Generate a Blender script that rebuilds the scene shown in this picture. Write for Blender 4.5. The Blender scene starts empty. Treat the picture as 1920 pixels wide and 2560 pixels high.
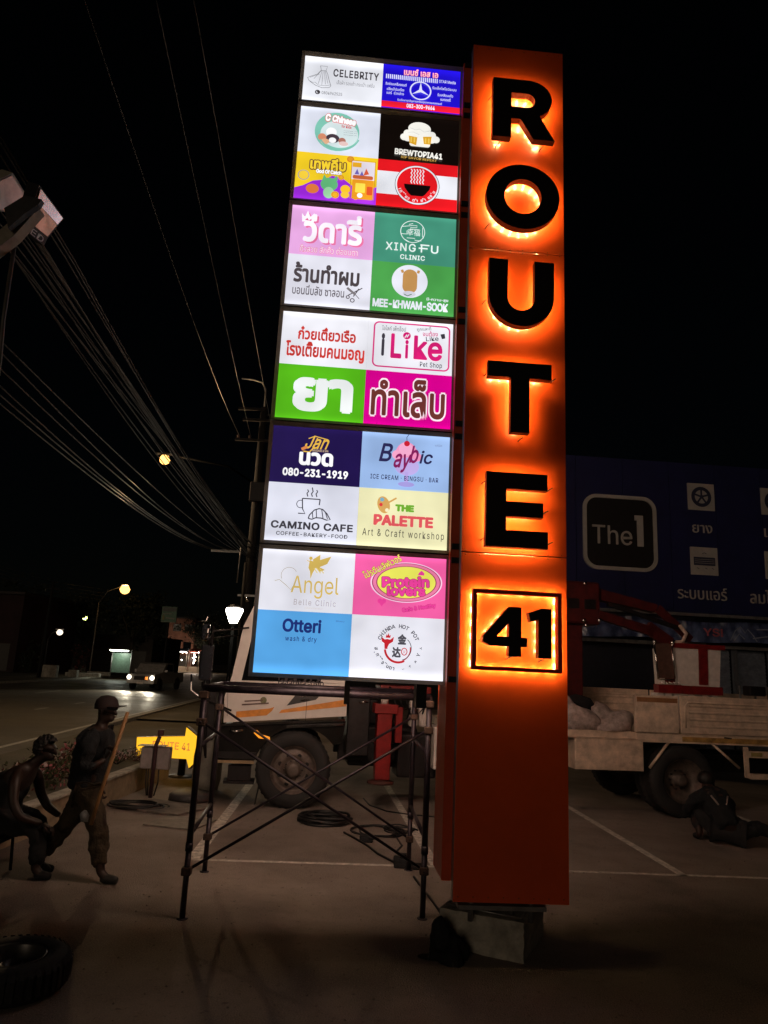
import bpy, bmesh, math, random
from mathutils import Vector, Matrix
from mathutils.geometry import tessellate_polygon
random.seed(41)
R = math.radians
sc = bpy.context.scene
COL = sc.collection

# ------------------------------------------------------------------ camera
cam_d = bpy.data.cameras.new('camera'); cam = bpy.data.objects.new('camera', cam_d); COL.objects.link(cam)
PITCH, ROLL = R(12.478), R(2.808)
fw = Vector((0, math.cos(PITCH), math.sin(PITCH))); rt = Vector((1, 0, 0)); up = rt.cross(fw)
r2 = rt*math.cos(ROLL) + up*math.sin(ROLL); u2 = -rt*math.sin(ROLL) + up*math.cos(ROLL)
M = Matrix((r2, u2, -fw)).transposed().to_4x4(); M.translation = (0, 0, 2.0)
cam.matrix_world = M
cam_d.sensor_fit = 'VERTICAL'; cam_d.sensor_height = 36.0; cam_d.lens = 1775/2560*36.0
cam_d.clip_start = 0.05; cam_d.clip_end = 600
sc.camera = cam

# ------------------------------------------------------------------ world, added warm fill light from behind the camera, exposure
w = bpy.data.worlds.new('World'); sc.world = w; w.use_nodes = True
nt = w.node_tree; bg = nt.nodes['Background']
sky = nt.nodes.new('ShaderNodeTexSky'); sky.sky_type = 'NISHITA'; sky.sun_disc = False
sky.sun_elevation = R(11); sky.sun_rotation = R(200); sky.air_density = 1.0
nt.links.new(sky.outputs[0], bg.inputs[0]); bg.inputs[1].default_value = 0.00022
sun_d = bpy.data.lights.new('sun', 'SUN'); sun_d.energy = 0.12; sun_d.angle = R(20); sun_d.color = (1.0, 0.78, 0.56)
sun = bpy.data.objects.new('sun', sun_d); COL.objects.link(sun)
_d = Vector((math.sin(R(200))*math.cos(R(11)), math.cos(R(200))*math.cos(R(11)), math.sin(R(11))))
sun.rotation_euler = _d.to_track_quat('Z', 'Y').to_euler()
sc.view_settings.view_transform = 'Standard'; sc.view_settings.look = 'None'
sc.view_settings.exposure = 0; sc.view_settings.gamma = 1; sc.view_settings.use_curve_mapping = False
sc.render.engine = 'CYCLES'
sc.cycles.max_bounces = 5; sc.cycles.diffuse_bounces = 2; sc.cycles.glossy_bounces = 3
sc.cycles.sample_clamp_indirect = 3.0; sc.cycles.sample_clamp_direct = 0
sc.cycles.use_denoising = True
sc.cycles.volume_bounces = 0

# ------------------------------------------------------------------ materials
def lin(c):
    return tuple(((x/255)/12.92 if x <= 10 else (((x/255)+0.055)/1.055)**2.4) for x in c)
MATS = {}
def mat(name, col, rough=0.6, metal=0.0, noise=0.25, scale=8.0, bump=0.0, coat=0.0, emit=None, es=0.0, spec=0.5, col2=None, alpha=None):
    if name in MATS: return MATS[name]
    m = bpy.data.materials.new(name); m.use_nodes = True; n = m.node_tree; b = n.nodes['Principled BSDF']
    b.inputs['Roughness'].default_value = rough; b.inputs['Metallic'].default_value = metal
    b.inputs['Coat Weight'].default_value = coat; b.inputs['Coat Roughness'].default_value = 0.04
    b.inputs['Specular IOR Level'].default_value = spec
    tc = n.nodes.new('ShaderNodeTexCoord'); nz = n.nodes.new('ShaderNodeTexNoise'); nz.inputs['Scale'].default_value = scale
    nz.inputs['Detail'].default_value = 6; nz.inputs['Roughness'].default_value = 0.65
    n.links.new(tc.outputs['Object'], nz.inputs['Vector'])
    mx = n.nodes.new('ShaderNodeMix'); mx.data_type = 'RGBA'
    c2 = col2 if col2 else tuple(x*(1-noise) for x in col)
    mx.inputs[6].default_value = (*c2, 1); mx.inputs[7].default_value = (*tuple(min(1, x*(1+noise*0.5)) for x in col), 1)
    rp = n.nodes.new('ShaderNodeMapRange'); rp.inputs[1].default_value = 0.35; rp.inputs[2].default_value = 0.65
    n.links.new(nz.outputs[0], rp.inputs[0]); n.links.new(rp.outputs[0], mx.inputs[0])
    n.links.new(mx.outputs[2], b.inputs['Base Color'])
    if bump:
        bp = n.nodes.new('ShaderNodeBump'); bp.inputs['Strength'].default_value = bump; bp.inputs['Distance'].default_value = 0.02
        n2 = n.nodes.new('ShaderNodeTexNoise'); n2.inputs['Scale'].default_value = scale*6; n2.inputs['Detail'].default_value = 8
        n.links.new(tc.outputs['Object'], n2.inputs['Vector']); n.links.new(n2.outputs[0], bp.inputs['Height'])
        n.links.new(bp.outputs[0], b.inputs['Normal'])
    if emit:
        b.inputs['Emission Color'].default_value = (*emit, 1); b.inputs['Emission Strength'].default_value = es
    if alpha is not None: b.inputs['Alpha'].default_value = alpha
    MATS[name] = m
    return m
def glow(name, col, s):
    if name in MATS: return MATS[name]
    m = bpy.data.materials.new(name); m.use_nodes = True; n = m.node_tree; n.nodes.clear()
    e = n.nodes.new('ShaderNodeEmission'); e.inputs[0].default_value = (*col, 1); e.inputs[1].default_value = s
    o = n.nodes.new('ShaderNodeOutputMaterial'); n.links.new(e.outputs[0], o.inputs[0]); MATS[name] = m
    return m
def lit(rgb, k=1.0):
    """back-lit acrylic film of a given print colour (slightly uneven tube light behind it)"""
    name = 'film_%d_%d_%d' % rgb
    if name in MATS: return MATS[name]
    m = bpy.data.materials.new(name); m.use_nodes = True; n = m.node_tree; b = n.nodes['Principled BSDF']
    c = lin(rgb)
    b.inputs['Base Color'].default_value = (*tuple(x*0.35 for x in c), 1); b.inputs['Roughness'].default_value = 0.35
    b.inputs['Emission Color'].default_value = (*c, 1)
    tc = n.nodes.new('ShaderNodeTexCoord'); nz = n.nodes.new('ShaderNodeTexNoise'); nz.inputs['Scale'].default_value = 2.2
    nz.inputs['Detail'].default_value = 2; n.links.new(tc.outputs['Object'], nz.inputs['Vector'])
    mr = n.nodes.new('ShaderNodeMapRange'); mr.inputs[1].default_value = 0.3; mr.inputs[2].default_value = 0.7
    mr.inputs[3].default_value = 0.88*k; mr.inputs[4].default_value = 1.24*k
    n.links.new(nz.outputs[0], mr.inputs[0])
    # tubes run along the top and bottom of every box, so the film is hottest there
    ge = n.nodes.new('ShaderNodeNewGeometry'); sx = n.nodes.new('ShaderNodeSeparateXYZ'); n.links.new(ge.outputs['Position'], sx.inputs[0])
    mz = n.nodes.new('ShaderNodeMapRange'); mz.inputs[1].default_value = 1.88; mz.inputs[2].default_value = 7.65; n.links.new(sx.outputs[2], mz.inputs[0])
    rp_ = n.nodes.new('ShaderNodeValToRGB'); cr = rp_.color_ramp; cr.interpolation = 'EASE'; n.links.new(mz.outputs[0], rp_.inputs[0])
    zc = [1.93]; z = 1.93
    for h in (2, 2, 2, 2, 2): z += h*.4824; zc.append(z+.0358); z += .0716
    zc.append(7.594); st = [(0.0, 1.0)]
    for i, c in enumerate(zc):
        for dz, v in ((-.10, 0), (0, 1), (.10, 0)):
            p = (c+dz-1.88)/5.77
            if 0.005 < p < 0.995: st.append((p, v))
    st.append((1.0, 1.0)); cr.elements[0].position = 0; cr.elements[0].color = (1,1,1,1); cr.elements[1].position = 1; cr.elements[1].color = (1,1,1,1)
    for p, v in st[1:-1]: e = cr.elements.new(p); e.color = (v, v, v, 1)
    ma = n.nodes.new('ShaderNodeMath'); ma.operation = 'MULTIPLY_ADD'; ma.inputs[1].default_value = .55; n.links.new(rp_.outputs[0], ma.inputs[0]); n.links.new(mr.outputs[0], ma.inputs[2])
    n.links.new(ma.outputs[0], b.inputs['Emission Strength'])
    MATS[name] = m
    return m

ORANGE = mat('orange_panel', (0.80, 0.095, 0.012), 0.30, coat=1.0, noise=0.10, scale=2, bump=0.02)
FRAMEM = mat('frame_bronze', (0.30, 0.24, 0.18), 0.5, 0.0)
BLACKM = mat('black_acrylic', (0.012, 0.008, 0.008), 0.35)
DARK = mat('dark_steel', (0.018, 0.015, 0.016), 0.45, 0.4, noise=0.5)
SCAFF = mat('scaffold_paint', (0.030, 0.022, 0.030), 0.38, 0.5, noise=0.6, scale=14, bump=0.2)
RUBBER = mat('rubber', (0.016, 0.015, 0.015), 0.75, noise=0.3, bump=0.2)
CHROME = mat('chrome', (0.7, 0.68, 0.66), 0.12, 1.0)
GLASSD = mat('dark_glass', (0.006, 0.007, 0.008), 0.06, coat=0.3)
CABW = mat('cab_white', (0.72, 0.66, 0.62), 0.32, coat=0.3, noise=0.12, scale=3)
BEDW = mat('bed_white', (0.66, 0.50, 0.38), 0.5, noise=0.35, scale=5, bump=0.1)
STRIPE = mat('stripe_orange', (0.75, 0.28, 0.04), 0.4)
REDP = mat('red_paint', (0.20, 0.010, 0.010), 0.45, coat=0.2, noise=0.35)
WHITEP = mat('white_plastic', (0.66, 0.58, 0.54), 0.45, noise=0.15)
CONC = mat('concrete', (0.48, 0.44, 0.37), 0.85, noise=0.4, scale=6, bump=0.5)
GALV = mat('galvanised', (0.35, 0.34, 0.33), 0.4, 0.7, noise=0.3)
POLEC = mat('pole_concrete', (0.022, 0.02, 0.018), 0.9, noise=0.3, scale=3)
SKINM = mat('skin', (0.030, 0.014, 0.009), 0.5, noise=0.15)
HAIRM = mat('hair', (0.008, 0.006, 0.005), 0.6)

# ------------------------------------------------------------------ mesh helpers
class MB:
    def __init__(s): s.v = []; s.f = []; s.mi = []; s.mats = []; s.cur = 0; s.sm = []; s.smooth = False
    def m(s, material):
        if material not in s.mats: s.mats.append(material)
        s.cur = s.mats.index(material); return s
    def add(s, vs, fs):
        o = len(s.v); s.v += [tuple(x) for x in vs]
        for f in fs: s.f.append(tuple(i+o for i in f)); s.mi.append(s.cur); s.sm.append(s.smooth)
        return s
    def box(s, x0, x1, y0, y1, z0, z1, b=0.0):
        if b <= 0:
            return s.add([(x0,y0,z0),(x1,y0,z0),(x1,y1,z0),(x0,y1,z0),(x0,y0,z1),(x1,y0,z1),(x1,y1,z1),(x0,y1,z1)],
                         [(0,3,2,1),(4,5,6,7),(0,1,5,4),(1,2,6,5),(2,3,7,6),(3,0,4,7)])
        bm = bmesh.new(); bmesh.ops.create_cube(bm, size=1)
        for v in bm.verts: v.co = Vector(((x0+x1)/2+v.co.x*(x1-x0), (y0+y1)/2+v.co.y*(y1-y0), (z0+z1)/2+v.co.z*(z1-z0)))
        bmesh.ops.bevel(bm, geom=bm.edges[:], offset=b, segments=2, affect='EDGES', profile=0.5)
        bm.verts.index_update()
        s.add([v.co[:] for v in bm.verts], [[v.index for v in f.verts] for f in bm.faces]); bm.free(); return s
    def prism(s, poly, a, b, axis='y'):
        """poly of 2D points extruded between a and b along an axis"""
        n = len(poly)
        def P(p, d):
            return {'y': (p[0], d, p[1]), 'x': (d, p[0], p[1]), 'z': (p[0], p[1], d)}[axis]
        vs = [P(p, a) for p in poly] + [P(p, b) for p in poly]
        tri = tessellate_polygon([[Vector((p[0], p[1], 0)) for p in poly]])
        fs = [tuple(t) for t in tri] + [tuple(i+n for i in reversed(t)) for t in tri]
        fs += [(i, (i+1) % n, (i+1) % n+n, i+n) for i in range(n)]
        return s.add(vs, fs)
    def tube(s, pts, r, n=8, caps=True):
        pts = [Vector(p) for p in pts]; rs = r if isinstance(r, (list, tuple)) else [r]*len(pts)
        vs = []; fs = []; prev = None
        for i, p in enumerate(pts):
            t = (pts[min(i+1, len(pts)-1)] - pts[max(i-1, 0)]).normalized()
            if prev is None:
                a = Vector((0, 0, 1)) if abs(t.z) < 0.9 else Vector((1, 0, 0)); x = t.cross(a).normalized()
            else: x = (prev - t*prev.dot(t)).normalized()
            prev = x; y = t.cross(x)
            for k in range(n):
                an = 2*math.pi*k/n; vs.append(p + (x*math.cos(an)+y*math.sin(an))*rs[i])
        for i in range(len(pts)-1):
            for k in range(n):
                fs.append((i*n+k, i*n+(k+1) % n, (i+1)*n+(k+1) % n, (i+1)*n+k))
        if caps: fs.append(tuple(range(n-1, -1, -1))); fs.append(tuple((len(pts)-1)*n+k for k in range(n)))
        sm = s.smooth; s.smooth = True; s.add(vs, fs); s.smooth = sm; return s
    def lathe(s, prof, c=(0,0,0), axis='z', n=24, a0=0.0, a1=2*math.pi, smooth=True):
        """profile of (radius, height) turned about an axis"""
        vs = []; fs = []; full = abs(a1-a0-2*math.pi) < 1e-6; m = n if full else n+1
        for rr, h in prof:
            for k in range(m):
                an = a0+(a1-a0)*k/n; x, y = rr*math.cos(an), rr*math.sin(an)
                p = {'z': (x, y, h), 'y': (x, h, y), 'x': (h, x, y)}[axis]
                vs.append((p[0]+c[0], p[1]+c[1], p[2]+c[2]))
        for i in range(len(prof)-1):
            for k in range(n if full else n):
                k2 = (k+1) % m
                fs.append((i*m+k, i*m+k2, (i+1)*m+k2, (i+1)*m+k))
        sm = s.smooth; s.smooth = smooth; s.add(vs, fs); s.smooth = sm; return s
    def build(s, name, parent=None, material=None, **tags):
        me = bpy.data.meshes.new(name); me.from_pydata(s.v, [], s.f)
        ms = s.mats or [material]
        for x in ms: me.materials.append(x)
        if s.mats: me.polygons.foreach_set('material_index', s.mi)
        me.polygons.foreach_set('use_smooth', s.sm); me.update()
        bm = bmesh.new(); bm.from_mesh(me)
        if not tags.pop('keep', False): bmesh.ops.recalc_face_normals(bm, faces=bm.faces[:])
        bm.to_mesh(me); bm.free()
        return link(name, me, parent, **tags)
def link(name, me, parent=None, label=None, cat=None, group=None, kind=None):
    o = bpy.data.objects.new(name, me); COL.objects.link(o)
    if parent: o.parent = parent
    if label: o['label'] = label
    if cat: o['category'] = cat
    if group: o['group'] = group
    if kind: o['kind'] = kind
    return o
def thing(name, label, cat, loc=(0,0,0), rz=0.0, group=None):
    o = link(name, None, None, label, cat, group); o.location = loc; o.rotation_euler = (0, 0, rz); o.empty_display_size = 0.2
    return o
def copy_tree(o, parent=None):
    c = o.copy(); COL.objects.link(c); c.parent = parent
    for ch in list(o.children): copy_tree(ch, c)
    return c

# ------------------------------------------------------------------ lettering
import os
_fd = os.path.join(bpy.utils.resource_path('LOCAL'), 'datafiles', 'fonts')
def _font(fn):
    try: return bpy.data.fonts.load(os.path.join(_fd, fn))
    except Exception: return None
FONT = {'s': _font('Inter.woff2'), 'th': _font('NotoSansThai-VariableFont_wdth,wght.woff2'), 'cj': _font('Noto Sans CJK Regular.woff2')}
_tc = {}
def text2d(txt, off=0.0, res=3, font=None, space=1.0):
    """flat lettering as 2D points and faces (em units); weight is added later by overprinting"""
    key = (txt, res, font, space)
    if key in _tc: return _tc[key]
    if font is None:
        font = 'th' if any('\u0e00' <= ch <= '\u0e7f' for ch in txt) and not any(ch.isascii() and ch.isalnum() for ch in txt) else ('cj' if any(ord(ch) > 0x2e80 for ch in txt) else 's')
    cu = bpy.data.curves.new('t', 'FONT'); cu.body = txt; cu.resolution_u = res; cu.fill_mode = 'FRONT'
    cu.space_character = space
    if FONT.get(font): cu.font = FONT[font]
    ob = bpy.data.objects.new('t', cu)
    me = bpy.data.meshes.new_from_object(ob)
    vs = [(v.co.x, v.co.y) for v in me.vertices]; fs = [tuple(p.vertices) for p in me.polygons]
    bpy.data.objects.remove(ob); bpy.data.curves.remove(cu); bpy.data.meshes.remove(me)
    _tc[key] = (vs, fs); return vs, fs
def spread(off):
    """overprint offsets that thicken a stroke by off on each side"""
    if off <= .006: return [(0, 0)]
    n = 6 if off < .02 else (8 if off < .05 else 12)
    r = [(off*math.cos(2*math.pi*(k+.5)/n), off*math.sin(2*math.pi*(k+.5)/n)) for k in range(n)]+[(0, 0)]
    if off > .045: r += [(off*.5*math.cos(2*math.pi*k/6), off*.5*math.sin(2*math.pi*k/6)) for k in range(6)]
    return r
def bbox(vs):
    return min(v[0] for v in vs), min(v[1] for v in vs), max(v[0] for v in vs), max(v[1] for v in vs)

class Sheet:
    """flat print drawn in panel units: u 0..1 across, v 0..1 down; w, h in metres; layers step 0.8 mm forward"""
    def __init__(s, w, h, y=0.0, step=0.0008): s.w, s.h, s.y, s.step = w, h, y, step; s.mb = MB(); s.k = 1; s.asp = w/h
    def _y(s, L): return s.y - s.step*(s.k if L is None else L)
    def nxt(s): s.k += 1
    def poly(s, pts, m, L=None):
        s.mb.m(m); pts = [(p[0]*s.w, (1-p[1])*s.h) for p in pts]
        tri = tessellate_polygon([[Vector((p[0], p[1], 0)) for p in pts]])
        s.mb.add([(p[0], s._y(L), p[1]) for p in pts], [tuple(t) for t in tri]); s.k += 1; return s
    def rect(s, u0, v0, u1, v1, m, r=0.0, L=None):
        if r <= 0: return s.poly([(u0,v1),(u1,v1),(u1,v0),(u0,v0)], m, L)
        ru = r/s.asp; pts = []
        for cx, cy, a in ((u1-ru, v0+r, -90), (u1-ru, v1-r, 0), (u0+ru, v1-r, 90), (u0+ru, v0+r, 180)):
            for k in range(7): an = R(a+15*k); pts.append((cx+ru*math.cos(an), cy+r*math.sin(an)))
        return s.poly(pts, m, L)
    def ell(s, u, v, r, m, ry=None, rot=0.0, n=32, L=None, a0=0, a1=360):
        ry = r if ry is None else ry; pts = []
        N = n
        for k in range(N + (0 if a1-a0 == 360 else 1)):
            an = R(a0+(a1-a0)*k/N); x, y = r*math.cos(an), ry*math.sin(an)
            x, y = x*math.cos(rot)-y*math.sin(rot), x*math.sin(rot)+y*math.cos(rot)
            pts.append((u+x/s.asp, v+y))
        return s.poly(pts, m, L)
    def line(s, pts, wd, m, closed=False, L=None):
        """polyline stroke; wd in units of v"""
        P = [Vector((p[0]*s.w, (1-p[1])*s.h)) for p in pts]; hw = wd*s.h/2; s.mb.m(m); y = s._y(L)
        n = len(P); vs = []; fs = []
        for i in range(n):
            a = P[(i-1) % n] if (closed or i > 0) else P[i]; b = P[(i+1) % n] if (closed or i < n-1) else P[i]
            d = (b-a); d = d.normalized() if d.length > 1e-9 else Vector((1, 0)); q = Vector((-d.y, d.x))*hw
            vs += [(P[i].x+q.x, y, P[i].y+q.y), (P[i].x-q.x, y, P[i].y-q.y)]
        for i in range(n if closed else n-1):
            j = (i+1) % n; fs.append((2*i, 2*i+1, 2*j+1, 2*j))
        s.mb.add(vs, fs); s.k += 1; return s
    def arc(s, u, v, r, wd, m, a0=0, a1=360, ry=None, rot=0.0, n=36):
        ry = r if ry is None else ry; pts = []
        full = abs(a1-a0) >= 360
        for k in range(n + (0 if full else 1)):
            an = R(a0+(a1-a0)*k/n); x, y = r*math.cos(an), ry*math.sin(an)
            x, y = x*math.cos(rot)-y*math.sin(rot), x*math.sin(rot)+y*math.cos(rot); pts.append((u+x/s.asp, v+y))
        return s.line(pts, wd, m, full)
    def text(s, txt, u0, v0, u1, v1, m, off=0.0, rot=0.0, shear=0.0, dx=0.0, dy=0.0, space=1.0, font=None, curve=0.0, base=None):
        """lettering fitted to a box; base = lettering whose own box sets the scale (so outlines sit round their letters)"""
        vs, fs = text2d(txt, font=font, space=space)
        if not vs: return s
        ob = max(0.0, off if base is None else base); off = max(0.0, off)
        x0, y0, x1, y1 = bbox(vs); W, H = (u1-u0)*s.w, (v1-v0)*s.h; cx, cy = ((u0+u1)/2+dx)*s.w, (1-(v0+v1)/2-dy)*s.h
        sx, sy = W/(x1-x0+2*ob), H/(y1-y0+2*ob); mx, my = (x0+x1)/2, (y0+y1)/2
        s.mb.m(m)
        for q, (ax, ay) in enumerate(spread(off)):
            out = []
            for x, y in vs:
                X = (x-mx+ax)*sx; Y = (y-my+ay)*sy
                X += shear*Y
                out.append((cx+X*math.cos(rot)-Y*math.sin(rot), s._y(None)-.00003*q, cy+X*math.sin(rot)+Y*math.cos(rot)))
            s.mb.add(out, fs)
        s.k += 1; return s
    def otext(s, txt, u0, v0, u1, v1, m, mo, off=0.0, o=0.04, **k):
        s.text(txt, u0, v0, u1, v1, mo, off+o, base=off, **k); return s.text(txt, u0, v0, u1, v1, m, off, base=off, **k)
    def ring(s, txt, u, v, r, hh, a0, a1, m, off=0.0, inward=False, font=None):
        """characters set one by one round a circle; a0..a1 in degrees, 0 = top, clockwise"""
        n = len(txt)
        for i, ch in enumerate(txt):
            if ch == ' ': continue
            vs, fs = text2d(ch, font=font)
            if not vs: continue
            x0, y0, x1, y1 = bbox(vs); an = R(a0+(a1-a0)*(i/(max(1, n-1))))
            cx, cy = u*s.w+math.sin(an)*r*s.h, (1-v)*s.h+math.cos(an)*r*s.h
            sc_ = hh*s.h/0.72; th = -an + (math.pi if inward else 0); s.mb.m(m)
            for q, (ax, ay) in enumerate(spread(off)):
                out = []
                for x, y in vs:
                    X = (x-(x0+x1)/2+ax)*sc_; Y = (y-0.36+ay)*sc_
                    out.append((cx+X*math.cos(th)-Y*math.sin(th), s._y(None)-.00003*q, cy+X*math.sin(th)+Y*math.cos(th)))
                s.mb.add(out, fs)
        s.k += 1; return s
    def build(s, parent, loc=(0,0,0), name='print', **t):
        # all faces look towards -y
        mb = s.mb
        for i, f in enumerate(mb.f):
            a, b, c = (Vector(mb.v[j]) for j in f[:3])
            if (b-a).cross(c-a).y > 0: mb.f[i] = tuple(reversed(f))
        o = mb.build(name, parent, keep=True, **t); o.location = loc; return o


# ================================================================== SETTING
def sheet(name, poly, z, m, kind='structure', **t):
    mb = MB().m(m); tri = tessellate_polygon([[Vector((p[0], p[1], 0)) for p in poly]])
    mb.add([(p[0], p[1], z) for p in poly], [tuple(a) for a in tri])
    for i, f in enumerate(mb.f):
        a, b, c = (Vector(mb.v[j]) for j in f)
        if (b-a).cross(c-a).z < 0: mb.f[i] = tuple(reversed(f))
    return mb.build(name, None, keep=True, kind=kind, **t)
EARTH = mat('earth', (0.10, 0.085, 0.055), 0.95, noise=0.5, scale=0.7, bump=0.6)
def ground_mat(name, base, dark, rough, spec, cracks=False):
    m = bpy.data.materials.new(name); m.use_nodes = True; n = m.node_tree; b = n.nodes['Principled BSDF']
    tc = n.nodes.new('ShaderNodeTexCoord')
    def noise(sc_, det=6, ro=0.6):
        z = n.nodes.new('ShaderNodeTexNoise'); z.inputs['Scale'].default_value = sc_; z.inputs['Detail'].default_value = det; z.inputs['Roughness'].default_value = ro
        n.links.new(tc.outputs['Object'], z.inputs['Vector']); return z
    a = noise(0.45); c = noise(3.5, 8, 0.7); g = noise(90, 3)
    def mix(f, A, B_):
        x = n.nodes.new('ShaderNodeMix'); x.data_type = 'RGBA'
        for i, s_ in ((6, A), (7, B_)):
            if isinstance(s_, tuple): x.inputs[i].default_value = (*s_, 1)
            else: n.links.new(s_, x.inputs[i])
        r_ = n.nodes.new('ShaderNodeMapRange'); r_.inputs[1].default_value = f[1]; r_.inputs[2].default_value = f[2]
        n.links.new(f[0], r_.inputs[0]); n.links.new(r_.outputs[0], x.inputs[0]); return x.outputs[2]
    m1 = mix((a.outputs[0], 0.42, 0.62), base, dark); m2 = mix((c.outputs[0], 0.42, 0.72), m1, tuple(x*0.72 for x in base))
    m3 = mix((g.outputs[0], 0.45, 0.75), m2, tuple(x*1.25 for x in base))
    vo = n.nodes.new('ShaderNodeTexVoronoi'); vo.feature = 'DISTANCE_TO_EDGE'; vo.inputs['Scale'].default_value = 0.38
    wv = noise(1.3, 5); ad = n.nodes.new('ShaderNodeVectorMath'); ad.operation = 'MULTIPLY_ADD'; ad.inputs[1].default_value = (1.3, 1.3, 0)
    n.links.new(wv.outputs[1], ad.inputs[0]); n.links.new(tc.outputs['Object'], ad.inputs[2]); n.links.new(ad.outputs[0], vo.inputs['Vector'])
    cr = n.nodes.new('ShaderNodeMath'); cr.operation = 'LESS_THAN'; cr.inputs[1].default_value = 0.0028; n.links.new(vo.outputs['Distance'], cr.inputs[0])
    sp = noise(14, 4, 0.7); m4 = mix((sp.outputs[0], 0.60, 0.72), m3, tuple(x*0.45 for x in base)); m5 = mix((cr.outputs[0], 0.0, 1.0), m4, tuple(x*0.3 for x in base)) if cracks else m4
    n.links.new(m5, b.inputs['Base Color'])
    rr = n.nodes.new('ShaderNodeMapRange'); rr.inputs[1].default_value = 0.35; rr.inputs[2].default_value = 0.7
    rr.inputs[3].default_value = rough-0.13; rr.inputs[4].default_value = rough+0.1
    n.links.new(a.outputs[0], rr.inputs[0]); n.links.new(rr.outputs[0], b.inputs['Roughness']); b.inputs['Specular IOR Level'].default_value = spec
    bp = n.nodes.new('ShaderNodeBump'); bp.inputs['Strength'].default_value = 0.9; bp.inputs['Distance'].default_value = 0.02
    n.links.new(g.outputs[0], bp.inputs['Height']); n.links.new(bp.outputs[0], b.inputs['Normal'])
    return m
LOTM = ground_mat('lot_concrete', (0.33, 0.268, 0.228), (0.13, 0.108, 0.092), 0.74, 0.3)
ROADM = ground_mat('road_asphalt', (0.17, 0.145, 0.105), (0.12, 0.105, 0.08), 0.55, 0.45)
VERGEM = ground_mat('verge_concrete', (0.20, 0.17, 0.12), (0.11, 0.10, 0.065), 0.85, 0.25)
PAINT = mat('road_paint', (0.62, 0.60, 0.54), 0.6, noise=0.45, scale=18)
PAINTW = mat('worn_paint', (0.62, 0.56, 0.49), 0.7, noise=0.5, scale=14)
sheet('ground', [(-300,-60),(300,-60),(300,400),(-300,400)], -0.016, EARTH)
rx = lambda y: -6.85-0.066*y          # white edge line of the road
fx = lambda y: -19.2-0.088*y          # far kerb
sheet('road', [(fx(-30),-30),(rx(-30)+.5,-30),(rx(200)+.5,200),(fx(200),200)], -0.008, ROADM)
vx = lambda y: -3.75 - 0.02*y
sheet('verge', [(rx(-30)+.5,-30),(-2.6,-30),(-2.6,24),(rx(24)+.5,24)], -0.004, VERGEM)
sheet('parking_lot', [(-3.75,-30),(40,-30),(40,40),(-4.6,40)], 0.0, LOTM)
sheet('far_footpath', [(fx(-30)-4,-30),(fx(-30),-30),(fx(200),200),(fx(200)-4,200)], 0.12, VERGEM)
mb = MB().m(CONC)
for k in range(60):
    y = -20+3.5*k; mb.add([(fx(y)-.15,y,-.01),(fx(y),y,-.01),(fx(y),y,.125),(fx(y)-.15,y,.125),(fx(y+3.46)-.15,y+3.46,-.01),(fx(y+3.46),y+3.46,-.01),(fx(y+3.46),y+3.46,.125),(fx(y+3.46)-.15,y+3.46,.125)],
        [(0,1,2,3),(7,6,5,4),(1,5,6,2),(3,2,6,7),(0,3,7,4)])
mb.build('far_kerb', kind='structure')
mb = MB().m(CONC)
for k in range(26):
    y = 21+2.0*k; a, b = rx(y)+.55, rx(y+1.96)+.55
    mb.add([(a,y,-.01),(a+.18,y,-.01),(a+.18,y,.12),(a,y,.12),(b,y+1.96,-.01),(b+.18,y+1.96,-.01),(b+.18,y+1.96,.12),(b,y+1.96,.12)],
        [(0,1,2,3),(7,6,5,4),(1,5,6,2),(3,2,6,7),(0,3,7,4)])
mb.build('near_kerb', kind='structure')
sheet('near_footpath', [(rx(24)+.7,24),(-4.4,24),(-7.5,90),(rx(90)+.7,90)], 0.06, VERGEM)
def strip(mb, x0, y0, x1, y1, wd, z):
    d = Vector((x1-x0, y1-y0)).normalized(); q = Vector((-d.y, d.x))*wd/2
    mb.add([(x0-q.x,y0-q.y,z),(x0+q.x,y0+q.y,z),(x1+q.x,y1+q.y,z),(x1-q.x,y1-q.y,z)], [(0,3,2,1)])
mb = MB().m(PAINT)
strip(mb, rx(-10), -10, rx(120), 120, .14, -0.003)
for k in range(26):
    y = 10.1+4.1*k; strip(mb, -10.45-.064*y, y, -10.45-.064*(y+1.2), y+1.2, .12, -0.003)
for k in range(16):
    y = 13+8*k; strip(mb, -14.5-.07*y, y, -14.5-.07*(y+3.6), y+3.6, .12, -0.003)
mb.build('road_marking', kind='structure', keep=True)
mb = MB().m(PAINTW)
for x0, y0, x1, y1, wd in ((-1.79,7.93,-2.06,13.2,.13),(.73,8.1,.24,13.8,.11),(3.39,8.2,3.05,13.9,.10),(6.0,8.35,5.7,13.9,.10),(-1.85,7.9,.72,8.08,.07),(.78,8.09,9.5,8.55,.07)):
    strip(mb, x0, y0, x1, y1, wd, .004)
mb.build('parking_marking', kind='structure', keep=True)
rnd = random.Random(9); mb = MB().m(mat('grit', (.20,.17,.14), .9))
for k in range(900):
    x, y, r_ = rnd.uniform(-3.4, 5), 3.2+rnd.random()**1.5*8, rnd.uniform(.003,.011)
    mb.add([(x-r_,y,.002),(x,y-r_,.002),(x+r_,y,.002),(x,y+r_*.8,.002),(x,y,.002+r_)], [(0,1,4),(1,2,4),(2,3,4),(3,0,4)])
mb.build('grit', kind='stuff')
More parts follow.
